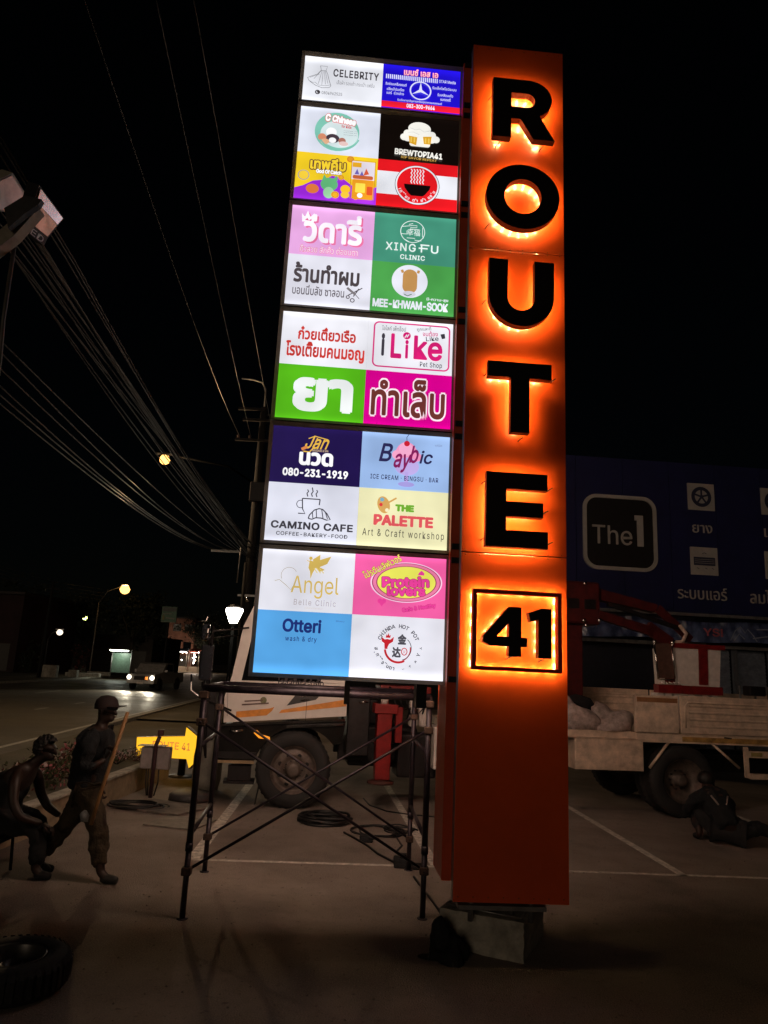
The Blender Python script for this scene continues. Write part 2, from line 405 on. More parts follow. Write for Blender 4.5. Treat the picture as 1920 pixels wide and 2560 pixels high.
# ---------------------------------------------------------------- tyre shop behind
NAVY = mat('navy_cladding', (0.012, 0.014, 0.075), 0.5, noise=0.2, scale=1.5)
BLKC = mat('black_cladding', (0.010, 0.008, 0.008), 0.5)
SIGNW = mat('sign_white', (0.42, 0.40, 0.37), 0.5, noise=0.1)
SHUT = mat('shutter_blue', (0.34, 0.38, 0.46), 0.3, 0.5, noise=.3)
shop = thing('tyre_shop', 'dark blue two storey tyre shop front with white service icons and closed shutters', 'building', (6, 18, 0), R(4))
MB().m(NAVY).box(-2.3, 9, .0, 8, 3.75, 7.75).build('upper_wall', shop)
for k in range(9):
    MB().m(NAVY).box(-2.3+1.26*k+.006, -2.3+1.26*(k+1)-.006, -.03, -.002, 3.8, 7.72).build('cladding_panel', shop)
MB().m(mat('dark_wall',(0.02,0.022,0.035),.7)).box(-2.3, 2.2, .3, 8, 0, 3.745).build('lower_wall', shop)
MB().m(mat('dark_wall',(0,0,0))).box(2.2, 9, .75, 8, 0, 3.745).build('lower_wall', shop)
MB().m(GALV).box(-2.3, 9, -.75, -.66, 3.63, 3.70).build('canopy_beam', shop)
MB().m(mat('canopy',(0.05,0.05,0.06),.7)).box(-2.3, 9, -.655, -.035, 3.66, 3.69).build('canopy', shop)
MB().m(GALV).box(-2.3, 2.25, -.1, .02, 2.93, 3.02).build('canopy_beam', shop)
for x in (2.2, 3.13, 4.08, 6.2, 8.3):
    MB().m(mat('post_grey', (0.10,0.105,0.12), .5)).box(x-.05, x+.05, .12, .24, 0, 2.9).build('door_post', shop)
MB().m(GALV).box(2.26, 9, .05, .15, 2.92, 3.0).build('door_head', shop)
for x0, x1 in ((2.25, 3.08), (3.18, 4.03), (4.13, 6.15), (6.25, 8.25)):
    p = MB().m(SHUT)
    sh = p.box(x0, x1, .34, .36, 0, 2.9).build('roller_shutter', shop)
    q = MB().m(SHUT)
    for k in range(34):
        z = .03+.083*k; q.prism([(.30, z), (.33, z+.045), (.335, z+.078), (.33, z+.0785), (.325, z+.05), (.335, z)], x0, x1, 'x')
    q.build('shutter_slats', sh, kind='stuff')
# crumpled banner under the canopy
def banner(x0, x1, z0, z1, m, nm, parent, seed=1, y=-.2):
    nx, nz = int((x1-x0)*22), 10; random.seed(seed); ph = [random.uniform(0, 6) for _ in range(5)]; vs = []; fs = []
    for j in range(nz+1):
        for i in range(nx+1):
            x = x0+(x1-x0)*i/nx; z = z0+(z1-z0)*j/nz
            d = .03*math.sin(5*x+ph[0]+2*z)+.02*math.sin(13*x-6*z+ph[1])+.012*math.sin(23*x+17*z+ph[2])
            vs.append((x, y+d, z - .03*math.sin(2.1*x+ph[3])))
    for j in range(nz):
        for i in range(nx): a = j*(nx+1)+i; fs.append((a, a+1, a+nx+2, a+nx+1))
    mb = MB().m(m); mb.smooth = True; mb.add(vs, fs); return mb.build(nm, parent)
BANN = mat('banner_vinyl', (0.10, 0.13, 0.24), .3, noise=.7, scale=3, col2=(0.02, 0.03, 0.09), coat=.4)
bn = banner(-2.25, 8.8, 3.06, 3.56, BANN, 'banner', shop, 3, y=-.3)
S_ = Sheet(2.3, .5, y=0, step=.004)
S_.text('YS!', .0, .35, .22, .75, mat('banner_ink_red', (.45,.12,.14), .5), .02)
for pts in ([(.3,.9),(.36,.4),(.42,.2),(.47,.5),(.5,.3),(.56,.6),(.6,.9)], [(.34,.9),(.4,.55),(.46,.8)], [(.6,.3),(.8,.25),(1,.35)], [(.55,.75),(.75,.6),(1,.7)]):
    S_.line(pts, .05, mat('banner_ink_pale', (.30,.34,.42), .5))
S_.build(bn, (2.05, -.36, 3.06), 'print')
S_ = Sheet(1.6, .5, y=0, step=.004)
S_.text('ROCKET', .1, .4, .55, .62, mat('banner_ink_grey', (.22,.20,.24), .5), .01)
S_.build(bn, (-1.5, -.36, 3.06), 'print')
# logo square with rounded ring and lettering
def ringpoly(cx, cz, hw, hh, r, n=8):
    pts = []
    for sx, sz, a in ((1,1,0),(-1,1,90),(-1,-1,180),(1,-1,270)):
        for k in range(n+1):
            an = R(a+90*k/n); pts.append((cx+sx*(hw-r)+r*math.cos(an), cz+sz*(hh-r)+r*math.sin(an)))
    return pts
MB().m(BLKC).prism(ringpoly(.105, 5.73, .95, .96, .35), -.06, -.032).build('logo_board', shop)
o = ringpoly(.105, 5.73, .975, .985, .36); i_ = ringpoly(.105, 5.73, .885, .895, .28); n_ = len(o)
mb = MB().m(SIGNW)
mb.add([(p[0], -.10, p[1]) for p in o]+[(p[0], -.10, p[1]) for p in i_]+[(p[0], -.034, p[1]) for p in o]+[(p[0], -.034, p[1]) for p in i_],
       [(k, (k+1)%n_, n_+(k+1)%n_, n_+k) for k in range(n_)]+[(k, (k+1)%n_, 2*n_+(k+1)%n_, 2*n_+k) for k in range(n_)]+[(n_+k, n_+(k+1)%n_, 3*n_+(k+1)%n_, 3*n_+k) for k in range(n_)])
mb.build('logo_ring', shop)
def letters3(txt, x0, z0, x1, z1, m, parent, name='lettering', off=0.0, d=.03, y=-.06, label=None):
    vs, fs = text2d(txt, off); a, b, c, e = bbox(vs)
    P = [((x-a)/(c-a)*(x1-x0)+x0, (z-b)/(e-b)*(z1-z0)+z0) for x, z in vs]
    mb = MB().m(m); n = len(P); mb.add([(p[0], y-d, p[1]) for p in P], fs)
    ed = {}
    for f in fs:
        for i in range(len(f)):
            k = (f[i], f[(i+1) % len(f)])
            if (k[1], k[0]) in ed: del ed[(k[1], k[0])]
            else: ed[k] = 1
    keys = list(ed); vs2 = []; f2 = []
    for i, (p, q) in enumerate(keys):
        vs2 += [(P[p][0], y-d, P[p][1]), (P[q][0], y-d, P[q][1]), (P[q][0], y, P[q][1]), (P[p][0], y, P[p][1])]; f2.append((4*i, 4*i+1, 4*i+2, 4*i+3))
    mb.add(vs2, f2); return mb.build(name, parent, label=label)
letters3('The', -.63, 5.41, .42, 5.90, SIGNW, shop, off=-.004)
MB().m(SIGNW).prism([(.56,5.40),(.72,5.40),(.72,6.21),(.50,6.21),(.50,6.08),(.56,6.08)], -.09, -.06).build('lettering', shop)
for kx, (cx, lab) in enumerate(((2.33, 1), (4.34, 1))):
    for kz, zc in enumerate((6.83, 5.12)):
        b = MB().m(SIGNW).box(cx-.36, cx+.36, -.07, -.032, zc-.36, zc+.36).build('icon_board', shop)
        S_ = Sheet(.72, .72, y=0, step=.003); NK = mat('icon_navy', (.02,.025,.06), .5)
        if kz == 0:
            S_.ell(.5, .5, .38, NK); S_.ell(.5, .5, .25, SIGNW)
            for a in range(5):
                an = R(72*a+90); S_.line([(.5,.5),(.5+.27*math.cos(an),.5-.27*math.sin(an))], .07, NK)
            S_.ell(.5, .5, .07, NK)
        else:
            S_.rect(.1, .36, .9, .66, NK); 
            for v in (.44, .51, .58): S_.line([(.13,v),(.87,v)], .012, SIGNW)
            S_.line([(.42,.24),(.5,.2),(.58,.24)], .02, NK)
            for u in (.2, .5, .75): S_.line([(u,.75),(u+.08,.79)], .02, NK)
        S_.build(b, (cx-.36, -.072, zc-.36), 'print')
letters3('ยาง', 2.05, 5.86, 2.58, 6.07, SIGNW, shop, off=.015)
letters3('ระบบแอร์', 1.58, 4.12, 2.88, 4.44, SIGNW, shop, off=.015)
letters3('เบรก', 4.0, 5.86, 4.75, 6.09, SIGNW, shop, off=.015)
letters3('ลมไนโตรเจน', 3.5, 4.10, 5.3, 4.46, SIGNW, shop, off=.015)

# ================================================================== THE SIGN
TH = R(3.760); PR = .4824; GAP = .0716; PW = .7375; ZB = 1.930
sign = thing('pylon_sign', 'tall orange roadside pylon with halo lit black ROUTE 41 letters and stacked tenant light boxes', 'sign', (.524, 5.70, 0), TH)
# orange slabs front and back, recessed core column between (local y = away from the camera)
def slab(y0, y1):
    for z0, z1 in ((.414, 2.928), (2.934, 5.60), (5.604, 7.715)):
        MB().m(ORANGE).box(.085, .930, y0, y1, z0, z1, .004).build('cladding_panel', sign)
slab(-.20, -.10); slab(.32, .42)
MB().m(mat('red_core', (.66,.08,.02), .4, noise=.1)).box(.015, .90, -.096, .316, .53, 7.60).build('core_column', sign)
MB().m(GALV).box(.083, .0845, -.19, -.11, .43, 7.70).build('edge_trim', sign)
mb = MB().m(GALV)
for x in (.25, .70):
    for y in (-.02, .22): mb.tube([(x, y, .24), (x, y, .53)], .02)
mb.box(.15, .80, -.08, .28, .33, .36); mb.build('base_bracket', sign)
for z in (2.915, 2.947, 5.588, 5.617, .45, 7.68):
    mb = MB().m(mat('rivet',(.45,.10,.03),.35,.5))
    for k in range(8): mb.lathe([(0,-.0035),(.005,-.002),(.006,0)], (.12+.110*k,-.2005,z), 'y', 8)
    mb.build('rivets', sign, kind='stuff')
# tenant light boxes
hts = [1, 2, 2, 2, 2, 2]; zt = ZB+11*PR+5*GAP; boxes = []
for k, h in enumerate(hts):
    z1 = zt; z0 = z1-h*PR; zt = z0-GAP; boxes.append((z0, z1))
    mb = MB().m(FRAMEM); e = .030
    XL, XR_, ei = -1.475, 0.0, .022
    for ya, yo, yb in ((-.004, -.026, .03), (.227, .25, .19)):     # frame section slopes in towards the face
        for (ax, az), (bx, bz), (ox, oz), (qx, qz) in (((XL,z0-.001),(XR_,z0-.001),(XR_+ei,z0-e),(XL-e,z0-e)), ((XR_,z1+.001),(XL,z1+.001),(XL-e,z1+e),(XR_+ei,z1+e)),
                                        ((XL-.001,z1),(XL-.001,z0),(XL-e,z0-e),(XL-e,z1+e)), ((XR_+.001,z0),(XR_+.001,z1),(XR_+ei,z1+e),(XR_+ei,z0-e))):
            V4 = [(ax,ya,az),(bx,ya,bz),(ox,yo,oz),(qx,yo,qz)]; mb.add(V4+[(p[0],yb,p[2]) for p in V4], [(0,1,2,3),(0,4,5,1),(1,5,6,2),(2,6,7,3),(3,7,4,0)])
    mb.box(-1.475-e+.003, e*.7-.003, .03, .19, z0-e+.003, z1+e-.003)
    lb = mb.build('light_box', sign)
    for zz in (z0+.02, z1-.02):
        MB().m(DARK).box(.024, .10, -.115, .20, zz-.022, zz+.022).build('bracket', sign)
    q = MB().m(glow('rear_film', (1.0, .70, .53), 7.5)); q.box(-1.475, 0, .215, .225, z0, z1); q.build('rear_face', sign)
MB().m(mat('dark_mullion', (.05,.04,.035), .5)).box(-.76, -.72, .06, .16, 1.72, 1.90).build('bracket', sign)
MB().m(DARK).box(-.20, -.12, .03, .2, 1.72, 1.90).build('bracket', sign)

W_ = lit((230, 231, 240)); WB = lit((250, 250, 252)); INK = lit((62, 58, 62)); GREY = lit((120, 120, 124)); BLK = lit((14, 8, 8))
panels = []
def panel(row, col, bgm, label=None, **t):
    """row 0..10 from the top, col 0 left / 1 right"""
    b = 0 if row == 0 else (row+1)//2; z0, z1 = boxes[b]
    sub = 0 if row == 0 else (row-1) % 2
    za = z1-(sub+1)*PR; x0 = -1.475+col*PW
    e0 = .0005
    o = MB().m(bgm).box(x0+e0, x0+PW-e0, -.0005, .01, za+e0, za+PR-e0).build('sign_panel', sign, label=label)
    return o, (x0, -.0008, za)
def P(row, col, bg, label, fn):
    bgm = lit(bg); o, loc = panel(row, col, bgm, label)
    S = Sheet(PW, PR); fn(S, bgm); S.build(o, loc, 'print')

def p_celebrity(S, b):
    g = GREY; L = .008
    S.line([(.20,.20),(.29,.20),(.275,.30),(.215,.30),(.20,.20)], L*1.4, g)
    S.line([(.215,.30),(.17,.40),(.09,.46),(.05,.50),(.07,.56),(.10,.60),(.16,.66),(.24,.70),(.33,.68),(.35,.64),(.32,.50),(.30,.38),(.275,.30)], L*1.4, g)
    for a, c in (((.225,.31),(.19,.62)),((.24,.31),(.235,.64)),((.255,.31),(.28,.62)),((.265,.31),(.31,.60)),((.22,.31),(.13,.52)),((.2,.4),(.08,.5))): S.line([a, c], L, g)
    S.line([(.08,.58),(.12,.61),(.15,.60),(.19,.655),(.24,.66),(.28,.655),(.34,.63)], L, g)
    S.text('CELEBRITY', .37, .25, .95, .43, INK, .024, space=1.1)
    S.text('เสื้อผ้า รองเท้า กระเป๋า แฟชั่น', .42, .50, .90, .60, GREY, .004)
    S.ell(.19, .82, .05, INK); S.arc(.19, .82, .022, .012, W_, 60, 250)
    S.text('0804962525', .24, .79, .50, .86, GREY, .01)
def p_star(S, b):
    w = lit((225,225,250)); pk = lit((250,190,205))
    S.otext('เบนซ์ เอส เอ', .27, .06, .71, .21, pk, lit((214,40,70)), .015, .03)
    S.text('ตรวจเช็คด้วยระบบคอมพิวเตอร์ STAR Media', .04, .23, .94, .33, w, .010)
    for t, a in (('รับซ่อมเครื่องยนต์', (.04,.41,.31,.48)), ('เปลี่ยนน้ำมันเครื่อง', (.06,.53,.28,.60)), ('แอร์  ช่วงล่าง', (.06,.62,.28,.69)),
                 ('รับเช็คไฟโชว์ระบบ', (.64,.41,.95,.48)), ('รับเคลือบแก้ว', (.71,.56,.91,.63)), ('แบตเตอรี่', (.75,.66,.88,.73)),
                 ('รับปรึกษาทุกปัญหาและซ่อมทุกอาการของรถยนต์', (.20,.775,.77,.845))): S.text(t, *a, w, .007)
    u, v, r = .49, .555, .20
    S.arc(u, v, r, .026, w)
    for a in (90, 210, 330):
        an = R(a); p = (u+r*math.cos(an)/S.asp, v-r*math.sin(an)); q1 = R(a+60); q2 = R(a-60); s = .035
        S.poly([(u,v), (u+s*math.cos(q1)/S.asp, v-s*math.sin(q1)), p, (u+s*math.cos(q2)/S.asp, v-s*math.sin(q2))], w)
    S.rect(0, .865, 1, 1, lit((226,28,48))); S.text('083-300-9664', .32, .885, .68, .975, w, .03)
def p_chinese(S, b):
    S.ell(.47,.5,.425, lit((122,190,172))); S.ell(.50,.55,.36, lit((206,222,224)), .30)
    S.ell(.40,.52,.10, WB); S.ell(.42,.66,.13, lit((70,56,66)), .10); S.ell(.42,.70,.07, WB, .06)
    S.ell(.29,.65,.08, lit((214,140,108))); S.ell(.33,.74,.08, lit((226,176,140)), .06); S.ell(.54,.70,.07, lit((170,110,96))); S.ell(.56,.76,.09, lit((222,190,186)), .05)
    S.otext('C', .315, .13, .38, .30, WB, lit((206,60,60)), .06, .05, rot=-.1)
    S.otext('Chinese', .40, .17, .70, .33, WB, lit((206,60,60)), .06, .05, rot=-.12)
    S.text('for Kids', .52, .355, .645, .42, lit((198,60,70)), .02, rot=-.05)
    for v in (.47, .51, .56): S.text('chinese language centre', .55, v, .72, v+.025, GREY, .0)
    S.arc(.50,.52,.40,.025, lit((120,186,170)), 20, 150)
def p_brew(S, b):
    w = lit((240,238,230)); y = lit((214,160,34))
    S.ell(.50,.34,.20, w); S.ell(.50,.26,.22, w, .15); S.rect(.30,.30,.71,.56, w, .08); S.ell(.31,.47,.075, w); S.ell(.71,.47,.075, w)
    S.rect(.38,.5,.64,.66, w, .05)
    S.line([(.38,.26),(.45,.30),(.50,.27),(.56,.33),(.63,.29)], .012, lit((190,190,190))); S.line([(.5,.4),(.42,.35),(.36,.37)], .01, lit((190,190,190)))
    for x, d in ((.42, 1), (.60, -1)):
        pts = [(x-.055,.44),(x+.055,.44+.02*d),(x+.045,.62+.02*d),(x-.04,.60)]; S.poly(pts[::-1], y)
        for k in (-.02, .02): S.line([(x+k,.47),(x+k,.58)], .03, lit((236,196,90)))
    S.text('BREWTOPIA41', .20, .765, .80, .90, w, .035, rot=-.03); S.text('SIP SAVOR REPEAT', .28, .915, .73, .965, lit((214,170,80)), .01, rot=-.03)
def p_catch(S, b):
    pu = lit((150,40,210)); yl = lit((238,204,50))
    S.poly([(0,1),(1,1),(1,.62),(.86,.72),(.72,.66),(.58,.50),(.45,.46),(.36,.56),(.22,.60),(.10,.72),(0,.78)][::-1], pu)
    S.ell(.10,.50,.12, lit((236,200,60))); S.arc(.10,.50,.10,.015, lit((150,150,160)))
    S.otext('เทพคีบ', .17, .10, .61, .36, yl, lit((88,50,50)), .03, .05)
    S.otext('God Of Catch', .25, .35, .56, .44, WB, lit((88,50,50)), .05, .05)
    S.ell(.22,.78,.12, lit((222,120,60)), .10); S.ell(.42,.66,.16, lit((96,180,120)), .14); S.poly([(.33,.58),(.35,.46),(.39,.55)][::-1], lit((96,180,120))); S.poly([(.46,.55),(.51,.46),(.52,.58)][::-1], lit((96,180,120)))
    S.ell(.42,.84,.10, lit((150,206,160)), .12); S.ell(.62,.74,.09, lit((240,190,40))); S.ell(.62,.86,.08, lit((240,196,60)), .07); S.ell(.90,.30,.10, lit((226,222,230)))
    for x, v, r, c in ((.56,.50,.055,(230,170,40)),(.50,.88,.075,(232,172,40)),(.75,.90,.05,(220,160,40)),(.66,.10,.07,(220,150,40))): S.ell(x, v, r, lit(c)); S.arc(x, v, r*.75, .01, lit((190,120,30)))
    S.rect(.68,.13,.97,.52, lit((222,214,226)), .02); S.rect(.69,.16,.80,.26, lit((230,170,40))); S.rect(.70,.52,.96,.94, lit((226,150,34)), .03)
    S.rect(.74,.60,.86,.80, lit((240,216,80)), .02); S.ell(.80,.86,.05, WB); S.rect(.88,.66,.95,.84, lit((214,80,40)), .02)
    for x, z in ((.72,.30),(.78,.34)): S.poly([(x,z+.12),(x+.03,z),(x+.06,z+.12)][::-1], lit((112,100,180)))
    S.poly([(.83,.44),(.86,.28),(.90,.40)][::-1], lit((214,90,60))); S.rect(.70,.44,.95,.52, lit((196,96,52)), .03)
    S.line([(.68,.13),(.68,.94),(.97,.94),(.97,.13),(.68,.13)], .014, lit((190,130,30)))
def p_noodle(S, b):
    w = lit((228,230,238)); rd = lit((222,24,32))
    S.rect(0,0,1,.25, rd); S.rect(0,.74,1,1, rd); S.ell(.5,.5,.425, BLK, n=48); S.ell(.5,.5,.415, w, n=48); S.ell(.5,.5,.385, rd, n=48)
    for k in range(5):
        x = .425+.032*k; S.line([(x+.008*(1 if j % 2 else -1)+.004*k, .16+.045*j) for j in range(8)], .020, w)
    S.poly([(.335,.50),(.665,.50),(.655,.58),(.60,.70),(.57,.74),(.43,.74),(.40,.70),(.345,.58)][::-1], BLK)
    S.ring('เตี๋ยว ตำ ยำ แซ่บ', .5, .5, .325, .085, 250, 112, w, .02, inward=True, font='th')
def p_widaree(S, b):
    w = lit((246,240,250)); sh = lit((222,112,158))
    for m, dx, dy in ((sh,.022,.03), (w,0,0)):
        S.poly([(a+dx,c+dy) for a, c in [(.12,.16),(.16,.23),(.19,.10),(.225,.23),(.27,.14),(.27,.33),(.13,.33)]][::-1], m)
        S.text('วีดารี่' if False else 'วีดารี่', .13, .12, .86, .74, m, .026, dx=dx, dy=dy)
    S.poly([(.16,.30),(.19,.25),(.21,.30),(.24,.26),(.24,.31)][::-1], sh)
    S.otext('คิ้วสวย สักคิ้ว ต่อขนตา', .13, .80, .82, .95, lit((240,210,232)), lit((214,110,156)), .01, .035)
def p_xingfu(S, b):
    w = lit((232,242,240)); u, v, r = .47, .34, .225
    S.arc(u, v, r, .013, w)
    for pts in ([(.34,.25),(.47,.21),(.52,.21),(.52,.25),(.44,.26),(.44,.29),(.55,.29)], [(.33,.40),(.40,.40),(.40,.33)], [(.42,.20),(.47,.17)], [(.40,.48),(.50,.48),(.50,.52),(.58,.52)], [(.59,.24),(.59,.42),(.605,.46)], [(.38,.52),(.43,.56)]): S.line(pts, .011, w)
    S.text('幸福', .40, .29, .56, .43, w, -.008)
    S.text('XING', .15, .60, .515, .765, w, .012, space=1.15); S.text('U', .70, .60, .79, .765, w, .012)
    S.line([(.57,.61),(.68,.61)], .026, w); S.line([(.55,.68),(.66,.68)], .026, w); S.line([(.585,.61),(.585,.765)], .026, w)
    S.text('CLINIC', .33, .835, .63, .935, w, .02, space=1.1)
def p_hair(S, b):
    k = lit((74,66,70)); S.text('ร้านทำผม', .08, .15, .86, .56, k, .025); S.text('บอนนี่บลัช ซาลอน', .08, .60, .69, .80, lit((96,90,96)), .01)
    S.line([(.74,.74),(.90,.58)], .018, k); S.line([(.80,.76),(.86,.60)], .02, k); S.arc(.735,.78,.028,.016, k); S.arc(.79,.84,.035,.016, k)
    S.line([(.72,.60),(.82,.72)], .045, lit((120,114,118))); S.line([(.82,.72),(.87,.80)], .012, k)
def p_mee(S, b):
    w = lit((226,228,240)); S.ell(.46,.36,.33, w, n=48)
    br = lit((190,142,84)); S.rect(.375,.12,.55,.60, br, .13); S.line([(.36,.14),(.375,.20)], .05, br); S.line([(.565,.13),(.555,.19)], .05, br)
    S.ell(.46,.62,.12, lit((206,206,220)), .06); S.line([(.40,.63),(.44,.66),(.49,.62)], .015, lit((60,110,70)))
    S.text('MEE-KHWAM-SOOK', .03, .755, .93, .925, w, .035, space=.95); S.text('มี-ความ-สุข', .67, .66, .93, .735, w, .015)
def p_boat(S, b):
    rd = lit((196,52,46)); S.text('ก๋วยเตี๋ยวเรือ', .19, .26, .86, .52, rd, .025); S.text('โรงเตี๊ยมคนมอญ', .06, .55, .97, .90, rd, .025)
def p_ilike(S, b):
    pk = lit((206,52,122)); mg = lit((206,28,112)); k = lit((58,54,64))
    pts = []
    for cx, cy, a in ((.90,.15,-90),(.90,.83,0),(.13,.83,90),(.13,.15,180)):
        for j in range(7): an = R(a+15*j); pts.append((cx+.065/S.asp*math.cos(an)*1.4, cy+.085*math.sin(an)))
    S.line(pts, .028, pk, True)
    S.text('ไอไลค์ เพ็ทช็อป', .16, .12, .44, .22, GREY, .008); S.text('ถูกและดี', .57, .10, .74, .19, GREY, .01, rot=.15)
    S.text('จนต้อง', .64, .17, .82, .27, pk, .01, rot=.06); S.text('Like', .68, .27, .83, .36, k, .01, rot=.12); S.poly([(.85,.22),(.90,.20),(.91,.29),(.87,.31)][::-1], k)
    S.text('i', .16, .28, .20, .72, k, .04); S.text('L', .27, .27, .40, .75, mg, .03); S.text('i', .44, .38, .48, .74, mg, .03)
    S.ell(.455,.30,.07, mg); S.line([(.43,.34),(.455,.28),(.455,.33),(.48,.27)], .02, W_)
    S.text('ke', .54, .28, .88, .75, mg, .022); S.text('Pet Shop', .62, .78, .88, .90, k, .01, space=1.1)
def p_ya(S, b): S.text('ยา', .18, .22, .87, .86, lit((232,236,236)), .038)
def p_nail(S, b):
    S.otext('ทำเล็บ', .075, .12, .93, .84, lit((104,48,44)), lit((246,226,236)), .018, .03)
def p_jan(S, b):
    g = lit((232,184,72)); S.text('Jan', .38, .14, .63, .38, g, .012, shear=.35); S.line([(.35,.43),(.42,.44),(.46,.36),(.50,.18)], .022, g); S.line([(.40,.20),(.47,.15),(.62,.20)], .016, g)
    S.text('MASSAGE & SPA', .45, .385, .63, .425, lit((220,190,150)), .01); S.line([(.33,.40),(.39,.35)], .05, lit((214,130,70)))
    S.text('นวด', .31, .44, .69, .68, WB, .035); S.text('080-231-1919', .14, .74, .865, .88, WB, .035)
def p_bay(S, b):
    nv = lit((40,38,80)); S.ell(.51,.40,.20, lit((236,150,190)), .26); S.ell(.50,.27,.12, lit((240,170,205))); S.ell(.40,.38,.08, lit((240,160,196))); S.ell(.63,.40,.08, lit((236,146,188)))
    S.ell(.52,.58,.21, lit((186,168,226)), .16); S.rect(.50,.68,.54,.90, lit((180,160,222))); S.ell(.52,.90,.14, lit((160,150,214)), .045)
    S.ell(.51,.17,.05, lit((200,30,50))); S.line([(.51,.13),(.505,.06),(.53,.0)], .010, nv)
    S.text('B', .22, .19, .35, .52, nv, .018, shear=.2); S.text('ay', .37, .36, .55, .70, lit((130,28,90)), .018, shear=.2)
    S.text('b', .56, .20, .65, .52, lit((130,28,90)), .018, shear=.2); S.text('ic', .67, .28, .81, .52, nv, .018, shear=.2)
    S.text('ICE CREAM · BINGSU · BAR', .115, .755, .88, .84, nv, .012, space=1.12); S.text('เบบีบิก', .83, .15, .91, .19, lit((110,120,150)), 0)
def p_camino(S, b):
    k = lit((58,56,64)); L = .019
    for x in (.43,.48,.53): S.line([(x,.10 if x!=.48 else .06),(x+.012,.13),(x-.004,.17),(x+.008,.22)], L, k)
    S.line([(.38,.26),(.575,.26)], L, k); S.line([(.38,.26),(.39,.44),(.42,.52),(.345,.52)], L, k); S.line([(.575,.26),(.57,.36)], L, k); S.arc(.365,.36,.065,.012, k, 60, 300)
    S.line([(.46,.60),(.47,.54),(.52,.45),(.57,.42),(.61,.43),(.66,.50),(.70,.60),(.66,.61),(.60,.58),(.54,.58),(.50,.61),(.46,.60)], L, k)
    for a, c in (((.50,.49),(.51,.59)),((.54,.44),(.55,.58)),((.60,.43),(.62,.58)),((.64,.47),(.67,.59))): S.line([a, c], L*.8, k)
    S.text('CAMINO CAFE', .06, .665, .955, .795, k, .032, space=1.05); S.text('COFFEE-BAKERY-FOOD', .125, .845, .90, .91, k, .016, space=1.08)
def p_palette(S, b):
    t = lit((206,160,90)); S.ell(.28,.28,.105, t, .15, rot=-.3); S.ell(.26,.19,.035, lit((120,170,190))); S.ell(.25,.28,.03, lit((214,60,60))); S.ell(.32,.37,.032, lit((236,230,190)))
    S.line([(.32,.25),(.42,.15)], .03, t); S.otext('THE', .41, .26, .62, .38, lit((112,172,52)), lit((112,172,52)), .06, .01)
    S.text('PALETTE', .175, .45, .84, .64, lit((218,86,92)), .05); S.text('Art & Craft workshop', .06, .70, .965, .86, lit((104,100,84)), .010, space=1.25)
def p_angel(S, b):
    g = lit((202,172,88)); S.text('Angel', .33, .42, .84, .78, g, -.004); S.arc(.30,.42,.13,.008, lit((160,150,130)), 150, 330)
    S.line([(.15,.52),(.20,.50),(.27,.58),(.33,.66),(.38,.50)], .010, lit((170,160,130)))
    S.poly([(.54,.14),(.62,.05),(.62,.14),(.74,.07),(.70,.20),(.62,.26),(.68,.30),(.62,.34),(.57,.26)][::-1], g)
    S.ell(.52,.12,.028, g); S.poly([(.51,.15),(.55,.17),(.58,.27),(.55,.36),(.53,.46),(.52,.34),(.50,.28)][::-1], g); S.line([(.52,.18),(.48,.16)], .012, g)
    for k in range(3): S.line([(.56+.03*k,.28),(.60+.035*k,.36)], .014, lit((218,196,120)))
    S.text('Belle Clinic', .37, .80, .82, .90, lit((176,170,174)), .012, space=1.2); S.text('คลินิกเวชกรรม', .49, .925, .68, .955, lit((200,190,180)), 0)
def p_protein(S, b):
    mv = lit((150,60,110)); yl = lit((228,226,90)); 
    for ra, c in ((1.0,(240,200,224)),(.96,(160,50,100)),(.93,(226,120,160)),(.84,(150,60,90)),(.81,(228,226,92))): S.ell(.57,.43,.60*ra, lit(c), .335*ra if ra > .9 else .335*ra-.01, rot=-.04, n=48)
    pk = lit((226,64,150)); dk = lit((130,20,70))
    S.otext('Protein', .30, .33, .82, .52, pk, dk, .045, .022, rot=.05); S.otext('lovers', .36, .49, .78, .66, pk, dk, .045, .022, rot=.04)
    S.poly([(.69,.30),(.70,.26),(.73,.22),(.76,.26),(.76,.30)][::-1], pk); S.ell(.29,.76,.04, pk); S.ell(.33,.76,.04, pk); S.poly([(.27,.77),(.35,.77),(.31,.85)][::-1], pk)
    txt = 'โปรตีนเลิฟเวอร์'
    S.otext(txt, .07, .12, .52, .25, yl, dk, .010, .03, rot=.52)
    S.otext('Cafe & Healthy', .53, .80, .90, .89, pk, dk, .04, .03, rot=.20)
def p_otter(S, b):
    nv = lit((26,44,110)); S.text('Otteri', .27, .12, .68, .34, nv, .03); S.text('wash & dry', .31, .40, .64, .50, nv, .01, space=1.2); S.text('ซักอบ', .83, .11, .92, .14, lit((60,90,150)), 0)
